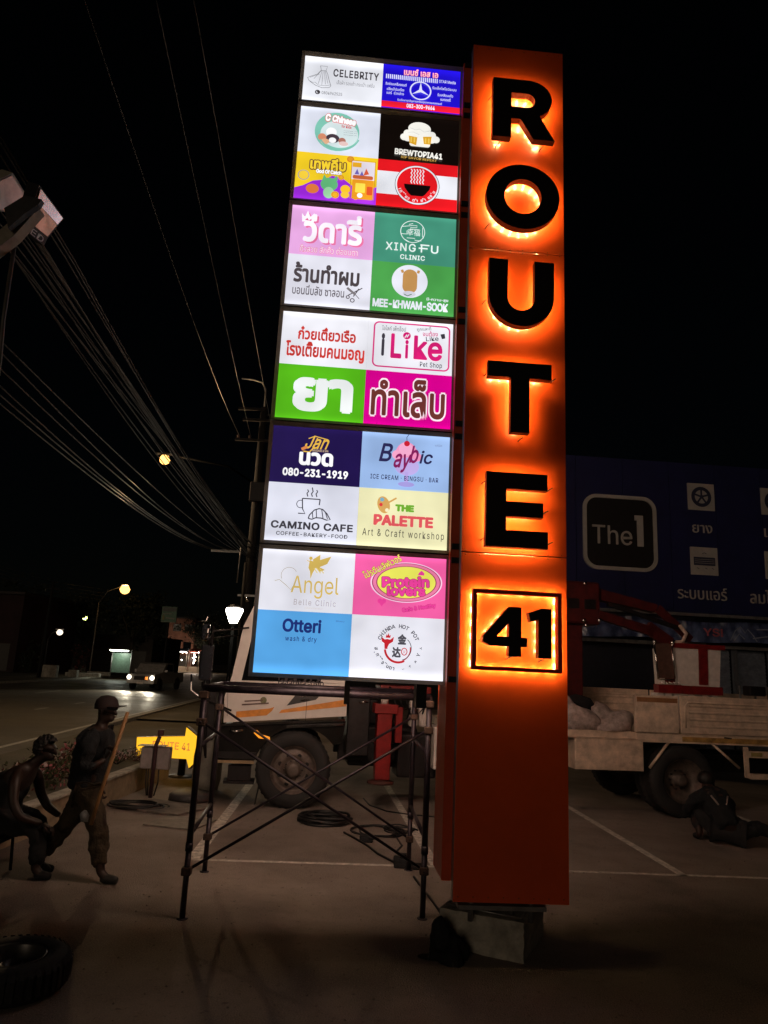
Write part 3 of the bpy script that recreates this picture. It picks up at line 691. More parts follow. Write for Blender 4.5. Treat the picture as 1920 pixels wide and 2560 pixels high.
def p_chinda(S, b):
    k = lit((74,72,80)); rd = lit((190,34,44)); u, v = .51, .48
    S.ring('CHINDA HOT POT', u, v, .34, .085, -68, 66, k, .022); S.ring('สุกี้จินดา', u, v, .345, .085, 262, 190, k, .022, inward=True, font='th')
    S.ring('一个火Y人', u, v, .345, .08, 165, 92, k, .022, inward=True)
    S.arc(u+.0, v+.04, .215, .035, rd, 60, 175); S.arc(u+.0, v+.04, .20, .018, rd, -10, 60); S.arc(u+.015, v+.03, .19, .012, k, -50, 75)
    S.line([(u-.13,v+.05),(u-.135,v-.06)], .05, rd)
    S.poly([(u-.18,v-.14),(u-.15,v-.10),(u-.12,v-.11),(u-.09,v-.10),(u-.05,v-.15),(u-.06,v-.07),(u-.10,v-.03),(u-.12,v+.04),(u-.15,v-.04),(u-.18,v-.07)][::-1], rd)
    S.poly([(u-.14,v-.13),(u-.13,v-.19),(u-.12,v-.16),(u-.11,v-.21),(u-.10,v-.16),(u-.085,v-.18),(u-.09,v-.13)][::-1], rd)
    S.text('金', u-.01, v-.20, u+.085, v-.03, k, .02); S.text('达', u-.065, v+.01, u+.03, v+.18, k, .02); S.arc(u+.065, v+.08, .045, .014, rd, ry=.055); S.text('火', u+.05, v+.05, u+.08, v+.11, rd, 0)
spec = [((228,230,238),(30,16,196),(214,218,232),(14,8,6),(232,196,36),(228,230,238),(226,166,222),(66,142,118),(224,224,236),(74,158,76),
         (230,230,238),(230,230,238),(82,176,24),(212,0,140),(30,18,72),(150,180,226),(216,218,232),(228,224,178),(222,222,232),(234,92,160),(84,160,222),(222,222,232))]
fns = [p_celebrity,p_star,p_chinese,p_brew,p_catch,p_noodle,p_widaree,p_xingfu,p_hair,p_mee,p_boat,p_ilike,p_ya,p_nail,p_jan,p_bay,p_camino,p_palette,p_angel,p_protein,p_otter,p_chinda]
labs = ['white panel reading CELEBRITY with a dress drawing','deep blue panel with a three-pointed star and red strip','white panel with a teal circle','black panel with two yellow beer mugs',
 'yellow and purple panel','red and white striped panel with a black bowl','pink panel with white Thai lettering and a crown','teal panel reading XINGFU CLINIC','white panel with scissors',
 'green panel reading MEE-KHWAM-SOOK','white panel with two lines of red Thai lettering','white panel with iLike in a pink frame','bright green panel with two big white Thai letters','magenta panel with brown Thai lettering',
 'dark navy panel with a phone number','pale blue panel reading Baybic','white panel reading CAMINO CAFE','cream panel reading THE PALETTE','white panel with gold Angel lettering','pink panel with a yellow oval','sky blue panel reading Otteri','white panel with a ring of lettering round a red emblem']
for i in range(22): P(i//2, i % 2, spec[0][i], labs[i], fns[i])

# ---------------------------------------------------------------- halo-lit letters
LED = glow('led_glow', (1.0, 0.50, 0.17), 22); LED2 = glow('led_soft', (1.0, 0.50, 0.17), 8.0); LEDH = glow('led_hot', (1.0, 0.70, 0.32), 480.0)
RET = mat('letter_return', (0.06, 0.022, 0.010), 0.4)
def arcp(cx, cz, rx_, rz_, a0, a1, n): return [(cx+rx_*math.cos(R(a0+(a1-a0)*k/n)), cz+rz_*math.sin(R(a0+(a1-a0)*k/n))) for k in range(n+1)]
LET = {
 'R': ([(.250,6.648),(.250,7.260)]+[(.56,7.260)]+arcp(.575,7.065,.213,.195,90,-62,14)+[(.812,6.648),(.618,6.648),(.500,6.845),(.418,6.845),(.418,6.648)],
       [[(.418,6.97),(.56,6.97)]+arcp(.562,7.043,.070,.073,-90,90,8)+[(.418,7.116)]],
       [[(.334,6.69),(.334,7.20)],[(.334,7.19),(.57,7.19),(.68,7.13),(.715,7.05),(.68,6.96),(.57,6.91),(.40,6.91)],[(.60,6.88),(.715,6.69)]]),
 'O': (arcp(.5275,6.063,.3245,.316,0,354,60), [arcp(.5275,6.063,.163,.170,0,352,44)], [arcp(.5275,6.063,.243,.243,0,360,40)]),
 'U': ([(.242,5.443),(.242,5.10)]+arcp(.521,5.115,.279,.279,183,357,24)+[(.800,5.12),(.800,5.443),(.632,5.443),(.632,5.10)]+arcp(.517,5.093,.115,.115,-2,-178,16)+[(.402,5.10),(.402,5.443)], [],
       [[(.322,5.41),(.322,5.12)]+arcp(.521,5.112,.199,.197,185,355,18)+[(.718,5.12),(.718,5.41)]]),
 'T': ([(.246,4.374),(.246,4.509),(.776,4.509),(.776,4.374),(.593,4.374),(.593,3.905),(.437,3.905),(.437,4.374)], [], [[(.28,4.441),(.742,4.441)],[(.515,4.40),(.515,3.945)]]),
 'E': ([(.250,2.968),(.250,3.567),(.740,3.567),(.740,3.433),(.411,3.433),(.411,3.333),(.705,3.333),(.705,3.212),(.411,3.212),(.411,3.103),(.742,3.103),(.742,2.969)], [],
       [[(.33,3.01),(.33,3.53)],[(.36,3.50),(.70,3.50)],[(.36,3.272),(.665,3.272)],[(.36,3.036),(.70,3.036)]]),
 '4': ([(.244,2.240),(.244,2.283),(.438,2.509),(.536,2.509),(.536,2.281),(.583,2.281),(.583,2.213),(.536,2.213),(.536,2.139),(.440,2.139),(.440,2.213),(.30,2.213)], [[(.349,2.284),(.440,2.284),(.440,2.389)]],
       [[(.30,2.25),(.54,2.25)],[(.49,2.47),(.49,2.17)],[(.30,2.29),(.44,2.455)]]),
 '1': ([(.667,2.136),(.667,2.420),(.604,2.402),(.590,2.470),(.690,2.508),(.768,2.508),(.768,2.136)], [], [[(.717,2.165),(.717,2.46)]]),
}
def shell(outer, holes, front, back, rim, sgn):
    """acrylic face plate plus deep metal returns, open at the back"""
    mb = MB().m(BLACKM); loops = [outer]+holes
    flat = [p for l in loops for p in l]; tri = tessellate_polygon([[Vector((p[0], p[1], 0)) for p in l] for l in loops]); n = len(flat)
    mb.add([(p[0], front, p[1]) for p in flat]+[(p[0], back, p[1]) for p in flat], [tuple(t) for t in tri]+[tuple(i+n for i in reversed(t)) for t in tri])
    mb.m(RET)
    for l in loops:
        k = len(l); mb.add([(p[0], front, p[1]) for p in l]+[(p[0], rim, p[1]) for p in l], [(i, (i+1) % k, (i+1) % k+k, i+k) for i in range(k)])
    return mb
def letter(ch, sgn, y0, hw=.020):
    outer, holes, cl = LET[ch]
    xm = (lambda x: x) if sgn < 0 else (lambda x: 1.04-x)
    f = lambda l: [(xm(p[0]), p[1]) for p in l]
    yf = y0+sgn*.120; s_ = .8 if ch in '41' else 1.0
    mb = shell(f(outer), [f(h) for h in holes], yf, yf-sgn*.004, y0+sgn*(.056 if ch not in '41' else .050), sgn)
    o = mb.build('letter', sign)
    st = MB().m(LED2 if ch in '41' else LED); dots = MB().m(LEDH); ys = y0+sgn*(.085 if ch not in '41' else .078)
    for c in cl:
        c = f(c)
        for a, b in zip(c, c[1:]):
            d = Vector((b[0]-a[0], b[1]-a[1])); q = Vector((-d.y, d.x)).normalized()*hw
            st.add([(a[0]-q.x, ys, a[1]-q.y), (a[0]+q.x, ys, a[1]+q.y), (b[0]+q.x, ys, b[1]+q.y), (b[0]-q.x, ys, b[1]-q.y)], [(0,1,2,3)])
        acc = .03; tot = 0
        for a, b in zip(c, c[1:]):
            d = Vector((b[0]-a[0], b[1]-a[1])); L = d.length; d.normalize(); q = Vector((-d.y, d.x)); t = acc
            while t < L:
                p = Vector(a)+d*t
                for kk in (-.022, 0, .022):
                    e = p+q*kk; dots.box(e.x-.004, e.x+.004, ys-sgn*.006-.001, ys-sgn*.006+.001, e.y-.004, e.y+.004)
                t += .075
            acc = t-L
    st.build('led_strip', o); dots.build('led_module', o)
for sgn, y0 in ((-1, -.20), (1, .42)):
    for ch in 'ROUTE41': letter(ch, sgn, y0, .022 if ch not in '41' else .010)
    fr = MB().m(mat('dark_red_frame', (.42,.03,.01), .4)); y1 = y0+sgn*.115; y2 = y0+sgn*.045
    ya, yb = min(y1, y2), max(y1, y2); X0, X1, Z0, Z1, wd = .165, .850, 2.030, 2.635, .030
    for b in ((X0, X1, Z0, Z0+wd), (X0, X1, Z1-wd, Z1), (X0, X0+wd, Z0+wd, Z1-wd), (X1-wd, X1, Z0+wd, Z1-wd)): fr.box(b[0], b[1], ya, yb, b[2], b[3])
    fo = fr.build('number_frame', sign)
    st = MB().m(LED2); dots = MB().m(LEDH); ys = y0+sgn*.040
    for a, b in (((X0+.015, Z0), (X0+.015, Z1)), ((X1-.015, Z0), (X1-.015, Z1)), ((X0, Z1-.015), (X1, Z1-.015)), ((X0, Z0+.015), (X1, Z0+.015))):
        v = abs(a[0]-b[0]) < 1e-6; n = 6
        if v: st.box(a[0]-.007, a[0]+.007, ys-.001, ys+.001, a[1]+.04, b[1]-.04)
        else: st.box(a[0]+.04, b[0]-.04, ys-.001, ys+.001, a[1]-.007, a[1]+.007)
        for k in range(n):
            for j in (-1, 0, 1):
                t = (k+.5)/n; px, pz = a[0]+(b[0]-a[0])*t+(0 if v else j*.016), a[1]+(b[1]-a[1])*t+(j*.016 if v else 0)
                dots.box(px-.004, px+.004, ys-sgn*.008-.001, ys-sgn*.008+.001, pz-.004, pz+.004)
    st.build('led_strip', fo); dots.build('led_module', fo)
# stand-off pins and feed wires
for x, z in ((.235,7.12),(.30,6.625),(.70,6.625),(.225,5.80),(.21,5.07),(.24,4.42),(.80,4.40),(.53,3.87),(.235,3.49),(.235,3.03),(.77,3.46),(.735,3.27),(.77,3.02),(.235,2.25),(.45,2.12),(.70,2.11)):
    MB().m(BLACKM).tube([(x, -.199, z), (x+.012, -.225, z+.012), (x+.03, -.255, z+.02)], .0045, 6).build('feed_wire', sign)

# ================================================================== PLINTH AND THINGS ROUND THE SIGN
pl = thing('concrete_plinth', 'square cast concrete footing block under the orange pylon with anchor bolts', 'concrete block', (1.15, 5.62, 0), 0)
bm = bmesh.new(); bmesh.ops.create_cube(bm, size=1)
for v in bm.verts: v.co = Vector(((v.co.x+.5)*.64, (v.co.y+.5)*.66, (v.co.z+.5)*.262))
bmesh.ops.subdivide_edges(bm, edges=bm.edges[:], cuts=9, use_grid_fill=True)
for v in bm.verts: v.co += Vector([random.uniform(-.004, .004) for _ in range(3)])
a_ = Vector((.42, .907)); b_ = Vector((-.907, .42))
for v in bm.verts:
    p = a_*v.co.y + b_*v.co.x; v.co.x, v.co.y = p.x, p.y
me = bpy.data.meshes.new('footing'); bmesh.ops.recalc_face_normals(bm, faces=bm.faces[:]); bm.to_mesh(me); bm.free(); me.materials.append(CONC); link('footing', me, pl)
for u, v in ((.12,.12),(.52,.12),(.12,.54),(.52,.54)):
    p = b_*u + a_*v; MB().m(GALV).tube([(p.x, p.y, .25), (p.x, p.y, .40)], .012).tube([(p.x, p.y, .30), (p.x, p.y, .318)], .024, 6).build('anchor_bolt', pl)
e = [(0,.02),(.62,.02),(.62,.64),(.02,.64)]
pp = [b_*u+a_*v for u, v in ((.03,.03),(.60,.03),(.60,.62),(.03,.62))]
mb = MB().m(GALV); pts = [(p.x, p.y, .285) for p in pp]; mb.tube(pts+[pts[0]], .008, 6); mb.build('rebar_tie', pl)

def heap(name, label, cat, loc, rad, m, seed=1, n=3, flat=.55, amp=.25):
    bm = bmesh.new(); bmesh.ops.create_icosphere(bm, subdivisions=n, radius=1); rnd = random.Random(seed); ks = [(Vector([rnd.uniform(-1,1) for _ in range(3)]).normalized(), rnd.uniform(2,6), rnd.uniform(0,6)) for _ in range(9)]
    for v in bm.verts:
        d = v.co.copy(); s = 1.0
        for a, f, p in ks: s += amp*.33*math.sin(f*d.dot(a)+p)
        s += amp*.25*abs(math.sin(9*d.x+5*d.z+seed))
        v.co = Vector((d.x*rad[0]*s, d.y*rad[1]*s, max(-.0, d.z)*rad[2]*s + .002 if d.z > 0 else 0.002*(1+d.z)))
    me = bpy.data.meshes.new(name); bm.to_mesh(me); bm.free(); me.materials.append(m); o = link(name, me, None, label, cat); o.location = loc
    me.polygons.foreach_set('use_smooth', [True]*len(me.polygons)); return o
BAGB = mat('black_bag', (.010,.010,.012), .85, noise=.5, bump=.6)
heap('cloth_bundle', 'black cloth bundle leaning on the left side of the concrete footing', 'bundle', (.60, 5.66, 0), (.13, .10, .17), BAGB, 5, 4, amp=.5)

# ---------------------------------------------------------------- scaffold
sf = thing('scaffold', 'dark steel scaffold frame pair with cross braces standing in front of the tenant boxes', 'scaffold', (-.5, 7.0, 0), 0)
def W(p): return (p[0]+.5, p[1]-7.0, p[2])
NL, NR, FL, FR_ = (-1.437,6.19), (.482,6.46), (-1.57,7.50), (.43,7.91)
H_ = 1.775
for p in (NL, NR, FL, FR_):
    MB().m(SCAFF).tube([W((*p, 0)), W((*p, .52))], .024, 12).tube([W((*p, .50)), W((*p, .56))], .031, 12).tube([W((*p, .54)), W((*p, H_))], .027, 12).lathe([(.045,0),(.045,.008),(.0,.008)], W((*p, 0)), n=12).build('post', sf)
def bar(a, b, r, nm='rail', n=10): return MB().m(SCAFF).tube([W(a), W(b)], r, n).build(nm, sf)
bar((*NL, H_), (*NR, H_), .033); bar((*FL, H_), (*FR_, H_), .030)
bar((*NL, H_-.0), (*FL, H_), .026); bar((*NR, H_), (*FR_, H_), .026)
bar((*NL, .62), (*FL, .62), .018, 'rung'); bar((*NR, .62), (*FR_, .62), .018, 'rung'); bar((*NR, 1.3), (*FR_, 1.3), .018, 'rung'); bar((*NL, 1.3), (*FL, 1.3), .018, 'rung')
def brace(a, b, za, zb):
    m = ((a[0]+b[0])/2, (a[1]+b[1])/2)
    mb = MB().m(SCAFF).tube([W((*a, za)), W((m[0], m[1]-.004, (za+zb)/2)), W((*b, zb))], .0125, 8)
    for p, z in ((a, za), (b, zb)): mb.tube([W((p[0], p[1]-.045, z)), W((p[0], p[1]+.03, z))], .010, 6)
    mb.build('brace', sf)
brace(NL, NR, 1.50, .37); brace((NL[0], NL[1]+.03), (NR[0], NR[1]+.03), .35, 1.50)
brace(FL, FR_, 1.55, .30); brace((FL[0], FL[1]+.03), (FR_[0], FR_[1]+.03), .32, 1.52)

for p, z in ((NL,1.50),(NL,.35),(NR,1.50),(NR,.37),(FL,1.55),(FL,.32),(FR_,1.52),(FR_,.30),(NL,1.72),(NR,1.72),(FL,1.72),(FR_,1.72)):
    q = W((*p, z)); MB().m(mat('coupler_rust',(.07,.04,.028),.7,.4,noise=.6,scale=30)).box(q[0]-.038,q[0]+.038,q[1]-.042,q[1]+.034,q[2]-.03,q[2]+.03,.008).build('coupler', sf)
# ---------------------------------------------------------------- truck
tk = thing('crane_truck', 'white crane truck with orange cab stripe parked behind the sign', 'truck', (-1.06, 10.75, 0), R(7.3))
TW = 2.35
cab = [(-1.10,1.14),(.66,1.30),(.66,2.98),(-.60,2.98),(-.80,2.86),(-.94,2.52),(-1.04,1.80),(-1.12,1.5)]
MB().m(CABW).prism([(-1.10,1.145),(.66,1.30),(.66,1.76),(-1.06,1.74),(-1.12,1.5)], .02, TW).build('cab', tk)
co = bpy.data.objects['cab']
mb = MB().m(CABW)     # pillars and roof
mb.prism([(-1.058,1.742),(-.90,1.742),(-.80,2.40),(-.72,2.60),(-.80,2.86),(-.94,2.52),(-1.04,1.80)], .02, .12); mb.prism([(-1.058,1.742),(-.90,1.742),(-.80,2.40),(-.72,2.60),(-.80,2.86),(-.94,2.52),(-1.04,1.80)], TW-.1, TW)
mb.prism([(-.72,2.602),(.20,2.60),(.26,1.762),(.66,1.762),(.66,2.98),(-.60,2.98),(-.80,2.862)], .022, .12); mb.prism([(-.72,2.602),(.20,2.60),(.26,1.762),(.66,1.762),(.66,2.98),(-.60,2.98),(-.80,2.862)], TW-.1, TW-.002)
mb.box(-.62, .655, .12, TW-.1, 2.86, 2.975); mb.box(.58, .655, .12, TW-.1, 1.76, 2.86); mb.build('cab_frame', tk)
MB().m(GLASSD).prism([(-.90,1.746),(.255,1.764),(.20,2.595),(-.72,2.595),(-.80,2.40)], .06, .07).build('side_window', tk)
MB().m(GLASSD).add([(-1.05,.125,1.745),(-1.05,TW-.105,1.745),(-.80,TW-.105,2.85),(-.80,.125,2.85)], [(0,1,2,3)]).build('windscreen', tk)
mb = MB().m(mat('seat_dark', (.01,.01,.01), .8)); mb.box(-.3, .5, .3, 1.0, 1.77, 2.4, .05); mb.build('seat', tk)
S_ = Sheet(1.74, .62, step=.0015)
S_.poly([(.09,.80),(.36,.70),(.40,.66),(.38,.76),(.34,.86),(.09,.94)], STRIPE); S_.poly([(.46,.72),(1.0,.42),(1.0,.58),(.44,.80)], STRIPE)
S_.poly([(.50,.62),(.56,.40),(.63,.16),(.80,.16),(.78,.34),(.74,.46)], mat('grille_black', (.02,.018,.018), .4))
for k in range(3): S_.line([(.615+.012*(2-k),.30+.1*k),(.72-.02*k,.26+.1*k)], .035, CHROME)
gn = mat('badge_green', (.16,.17,.08), .5); S_.ell(.305,.52,.075, gn); S_.line([(.15,.56),(.30,.52)], .03, mat('badge_line', (.12,.07,.06), .5)); S_.line([(.13,.64),(.35,.58)], .03, mat('badge_line', (0,0,0)))
S_.line([(.0,.20),(.30,.13),(.62,.12)], .012, mat('panel_gap', (.05,.03,.03), .7)); S_.line([(.665,.10),(.665,.98)], .010, mat('panel_gap', (0,0,0))); S_.line([(.0,.02),(.02,.9)], .008, mat('panel_gap', (0,0,0)))
S_.build(tk, (-1.09, .019, 1.18), 'livery')
S_ = Sheet(1.0, .16, step=.0015); S_.text('โลจิสติกส์ จำกัด', .18, .0, .86, .95, mat('ink_dark', (.03,.02,.03), .5), .02); S_.line([(.0,.8),(.12,.78)], .06, mat('ink_dark', (0,0,0))); S_.build(tk, (-.56, .018, 1.665), 'lettering')
mb = MB().m(CHROME); mb.prism([(-1.12,1.095),(.64,1.23),(.64,1.262),(-1.12,1.125)], -.01, .05); mb.build('sill_trim', tk)
mb = MB().m(CHROME); mb.prism([(-.2,1.10),(.62,1.165),(.62,1.195),(-.2,1.135)], -.015, .05); mb.build('sill_trim', tk)
mb = MB().m(mat('fender_black', (.014,.013,.012), .16, coat=.5))
arch = [(-.62*math.cos(R(a)), .52+.66*math.sin(R(a))) for a in range(20, 176, 12)]
mb.prism([(-1.14,.62),(-.66,.60)]+[(-.63*math.cos(R(a))*1.0, .50+.62*math.sin(R(a))) for a in range(14, 150, 8)]+[(.62,.92),(.66,1.225),(-1.14,1.09)], .03, .16)
mb.build('front_fender', tk)
MB().m(mat('amber', (.8,.25,.02), .2, emit=(1,.35,.03), es=.9)).prism([(-.66,1.02),(-.58,.95),(-.42,.93),(-.43,.97),(-.55,1.0),(-.62,1.06)], .0, .03).build('indicator', tk)
MB().m(CHROME).tube([(-1.0,.0,1.05),(-.92,-.01,1.03),(-.82,.0,1.05)], .016, 6).build('door_handle', tk)
MB().m(DARK).box(-1.16, -.60, .0, .4, .66, .75).build('bumper', tk); MB().m(mat('bumper_gold',(.45,.33,.2),.35,.5)).box(-1.17,-.62,-.03,-.001,.60,.64).build('bumper_trim', tk)
MB().m(mat('bumper_dark',(.02,.018,.016),.3)).box(-1.18, -1.10, .2, TW-.1, .58, 1.0).build('bumper', tk)
MB().m(DARK).box(-.98, -.66, .05, .3, .36, .56).box(-1.03,-.60,.0,.35,.32,.355).build('step', tk)
MB().m(RUBBER).add([(-.52,.1,.42),(-.50,.4,.42),(-.56,.4,.0),(-.58,.1,.02)], [(0,1,2,3)]).build('mud_flap', tk)
def wheel(cx, y, cz, r, name_lab=None, rear=False, w_=.28):
    tread = MB().m(RUBBER)
    tread.lathe([(r*.60,y+.03),(r*.66,y+.0),(r*.90,y+.005),(r*.975,y+.03),(r,y+.06),(r,y+w_-.06),(r*.975,y+w_-.03),(r*.9,y+w_),(r*.6,y+w_-.02)], (cx,0,cz), 'y', 48)
    for k in range(40):
        a = 2*math.pi*k/40; c, s = math.cos(a), math.sin(a); c2, s2 = math.cos(a+.07), math.sin(a+.07); q = r*1.012
        tread.add([(cx+r*.93*c,y+.012,cz+r*.93*s),(cx+q*c,y+.05,cz+q*s),(cx+q*c2,y+.05,cz+q*s2),(cx+r*.93*c2,y+.012,cz+r*.93*s2),
                   (cx+q*c,y+w_-.05,cz+q*s),(cx+q*c2,y+w_-.05,cz+q*s2)], [(0,1,2,3),(1,4,5,2)])
    w = tread.build('wheel', tk)
    rm = MB().m(mat('rim_steel', (.13,.10,.085), .5, .3, noise=.45, scale=10, bump=.2))
    if rear: prof = [(r*.62,y+.0),(r*.58,y+.015),(r*.55,y+.16),(r*.40,y+.20),(r*.18,y+.20),(r*.17,y+.06),(r*.12,y+.04),(0,y+.04)]
    else: prof = [(r*.62,y-.0),(r*.58,y+.015),(r*.56,y+.05),(r*.50,y+.055),(r*.44,y+.03),(r*.32,y+.02),(r*.28,y+.055),(r*.2,y+.055),(r*.19,y-.02),(r*.12,y-.03),(0,y-.03)]
    rm.lathe(prof, (cx,0,cz), 'y', 40); ro = rm.build('rim', w)
    nn = MB().m(mat('nut_dark',(.05,.04,.035),.4,.6)); yy = y+.19 if rear else y+.045; rr = r*.26 if rear else r*.24
    for k in range(10):
        a = 2*math.pi*k/10; nn.lathe([(.014,yy-.035),(.014,yy)], (cx+rr*math.cos(a),0,cz+rr*math.sin(a)), 'y', 6); nn.lathe([(0,yy-.035),(.014,yy-.035)], (cx+rr*math.cos(a),0,cz+rr*math.sin(a)), 'y', 6)
    nn.build('lug_nuts', w)
    if not rear:
        hh = MB().m(mat('hole_black',(.004,.004,.004),.9))
        for k in range(8):
            a = 2*math.pi*(k+.5)/8; hh.lathe([(0,y+.024),(.030,y+.024)], (cx+r*.385*math.cos(a),0,cz+r*.385*math.sin(a)), 'y', 12)
        hh.build('hand_holes', w)
wheel(-.06, .0, .53, .535); wheel(-.06, TW-.3, .53, .535)
wheel(5.92, .0, .54, .535, rear=True, w_=.30); wheel(5.92, .33, .54, .535, rear=True, w_=.26); wheel(5.92, TW-.36, .54, .535, rear=True, w_=.3)
MB().m(DARK).box(.62, 9.2, .62, .76, .62, .88).box(.62, 9.2, TW-.75, TW-.6, .62, .88).box(5.8,6.05,.3,TW-.4,.45,.62).build('chassis_rail', tk)
mb = MB().m(DARK)
mb.box(.70, 1.04, .25, .9, .72, 1.72, .02).box(.80, 1.9, .9, TW-.2, .5, 1.1, .03).box(1.5, 2.1, .35, .9, .42, 1.05, .03).box(.7,1.3,1.3,2.0,1.1,1.5,.03); mb.build('engine_block', tk)
for x, z in ((.82,1.60),(.82,1.66),(.86,1.50)): MB().m(CHROME).tube([(x,.22,z),(x+.14,.22,z+.01)], .010, 6).build('pipe', tk)
for x in (1.74, 1.90): MB().m(WHITEP).lathe([(.0,.0),(.06,.0),(.075,.03),(.075,.36),(.06,.40),(0,.40)], (x,.45,1.16), n=14).build('air_tank', tk)
mb = MB().m(DARK); random.seed(7)
for k in range(7):
    x = 1.0+.11*k; z = 1.74-.02*(k % 3); mb.tube([(x,.3,z),(x+.1,.22,z-.15-.04*k),(x+.22,.3,z-.28),(x+.2,.5,z-.5)], .014, 6)
mb.build('hydraulic_hose', tk)
mb = MB().m(WHITEP); mb.box(1.98, 2.16, -.02, .5, .60, 1.20, .01).box(2.0,2.03,-.03,-.021,.62,1.18); mb.build('side_box', tk)
MB().m(REDP).box(1.2, 2.0, .4, 1.0, 1.66, 1.76, .01).build('crane_frame', tk)
# far outrigger and the one beside the pylon
RED2 = mat('outrigger_red', (.25,.012,.012), .38, coat=.2, noise=.3)
jk = MB().m(RED2); jk.box(1.12, 1.34, -.02, .20, .43, 1.40, .012).box(1.07, 1.42, -.05, .24, 1.36, 1.50, .012).box(1.40,1.50,.0,.16,.95,1.46,.01)
jo = jk.build('outrigger', tk); MB().m(WHITEP).tube([(1.23,.09,1.50),(1.23,.09,1.64)], .06, 12).build('ram', jo)
MB().m(mat('pad_rust',(.07,.02,.015),.7)).lathe([(0,.43),(.10,.43),(.20,.40),(.20,.37),(0,.37)], (1.22,.09,0), n=12).build('foot_pad', jo)
# load bed
mb = MB().m(BEDW); mb.box(2.3, 9.3, .02, TW, 1.14, 1.24); mb.build('bed_floor', tk)
mb = MB().m(BEDW); mb.box(5.15, 9.3, -.03, .019, 1.10, 1.225, .004); mb.build('bed_sill', tk)
MB().m(mat('sill_yellow', (.42,.24,.07), .5, noise=.5)).box(5.9, 9.3, -.034, -.031, 1.125, 1.20).build('reflective_strip', tk)
def side(x0, x1, y0, y1, z0, z1, nribs=4):
    b = MB().m(BEDW).box(x0, x1, y0, y1, z0, z1, .006).build('side_board', tk); s = -1
    zb = z0+.08; zt = z1-.10
    fr = [(x0+.07,zb),(x0+.07,zt-.07),(x0+.12,zt),(x1-.12,zt),(x1-.07,zt-.07),(x1-.07,zb)]
    MB().m(BEDW).tube([(p[0], y0-.004, p[1]) for p in fr], .014, 6).build('pressed_rib', b)
    for k in range(nribs):
        z = zb+.03+(zt-zb-.08)*k/(nribs-1); MB().m(BEDW).prism([(y0-.001, z-.020), (y0-.017, z-.010), (y0-.017, z+.010), (y0-.001, z+.020)], x0+.14, x1-.14, 'x').build('pressed_rib', b)
MB().m(BEDW).box(5.15, 5.86, -.03, .05, 1.245, 1.80, .012).build('corner_post', tk)
MB().m(mat('post_rust', (.30,.13,.05), .6)).box(5.17, 5.84, -.034, -.031, 1.70, 1.77).build('rust_band', tk)
side(5.90, 9.2, -.02, .02, 1.25, 1.82, 4)
side(4.0, 6.6, TW-.04, TW, 1.25, 1.86, 4); side(6.64, 9.2, TW-.04, TW, 1.25, 1.86, 4)
# latch hinges
for x in (6.6, 7.4, 8.2): MB().m(DARK).tube([(x,-.035,1.21),(x+.12,-.035,1.20)], .012, 6).build('hinge', tk)
b = MB().m(BEDW).box(4.16, 5.26, -.02, .45, .67, 1.13, .006).build('tool_box', tk)
MB().m(BEDW).box(3.98, 5.28, -.05, .45, 1.13, 1.138).build('box_lid', b)
for z in (.72, .80, .90, .98, 1.06): MB().m(BEDW).box(4.18, 5.24, -.031, -.0205, z-.004, z+.060).build('slat', b)
for x0, x1, z1 in ((5.70,5.36,.72),(6.40,6.85,.76)): MB().m(BEDW).tube([(x0,.0,1.12),(x1,.0,z1)], .022, 6).build('mudguard_stay', tk)
mb = MB().m(BEDW); mb.box(6.96, 7.02, .0, .05, .62, 1.08).box(7.02, 7.7, .0, .05, .92, 1.02).box(7.02,7.7,.0,.05,.60,.68); mb.build('side_guard', tk)
MB().m(mat('plate_yellow',(.35,.28,.10),.5)).box(7.06, 7.25, -.006, -.001, .94, 1.0).build('reflect_plate', tk)
# folded crane on the bed
CY = 1.15
mb = MB().m(mat('crane_red', (.065,.005,.005), .5, noise=.4)); mb.box(3.6, 4.7, CY-.25, CY+.25, 1.25, 2.9, .02).box(4.2, 5.05, CY-.22, CY+.22, 2.92, 3.66, .05); cr = mb.build('crane_column', tk)
mb = MB().m(REDP)
def limb(mb, a, b, wa, wb, y0=-.10, y1=.10):
    d = Vector((b[0]-a[0], b[1]-a[1])).normalized(); q = Vector((-d.y, d.x))
    mb.prism([(a[0]+q.x*wa,a[1]+q.y*wa),(a[0]-q.x*wa,a[1]-q.y*wa),(b[0]-q.x*wb,b[1]-q.y*wb),(b[0]+q.x*wb,b[1]+q.y*wb)], CY+y0, CY+y1)
CR = mat('crane_red', (.065,.005,.005), .5, noise=.4); mb.mats = []; mb.m(CR); limb(mb, (4.9,3.5), (6.15,3.28), .10, .07); limb(mb, (6.15,3.28), (6.75,2.76), .08, .07, -.13, -.101); mb.build('boom', tk)
mb = MB().m(CR); limb(mb, (5.0,3.10), (6.0,2.86), .07, .08, -.24, -.14); limb(mb, (5.9,2.95), (6.3,2.66), .09, .12, -.24, -.14); mb.build('boom', tk)
mb = MB().m(DARK); limb(mb, (5.2,3.3), (6.5,2.95), .035, .035, -.20, -.14); mb.build('hydraulic_ram', tk)
mb = MB().m(mat('hook_pale', (.5,.36,.30), .5)); mb.tube([(6.50,CY-.2,3.0),(6.62,CY-.2,2.86),(6.55,CY-.2,2.72),(6.42,CY-.2,2.70)], .035, 8); mb.build('hook', tk)
for x, z in ((4.75,3.62),(4.72,2.98),(4.76,2.90),(5.0,3.0)): MB().m(CHROME).lathe([(0,-.03),(.03,-.025),(.035,.0)], (x,CY-.25,z), 'y', 10).build('bolt_head', tk)
for x, z in ((4.55,3.3),(4.85,3.3)): MB().m(DARK).box(x-.1,x+.1,CY-.24,CY-.221,z-.12,z+.05).build('inspection_plate', tk)
bk = MB().m(WHITEP)
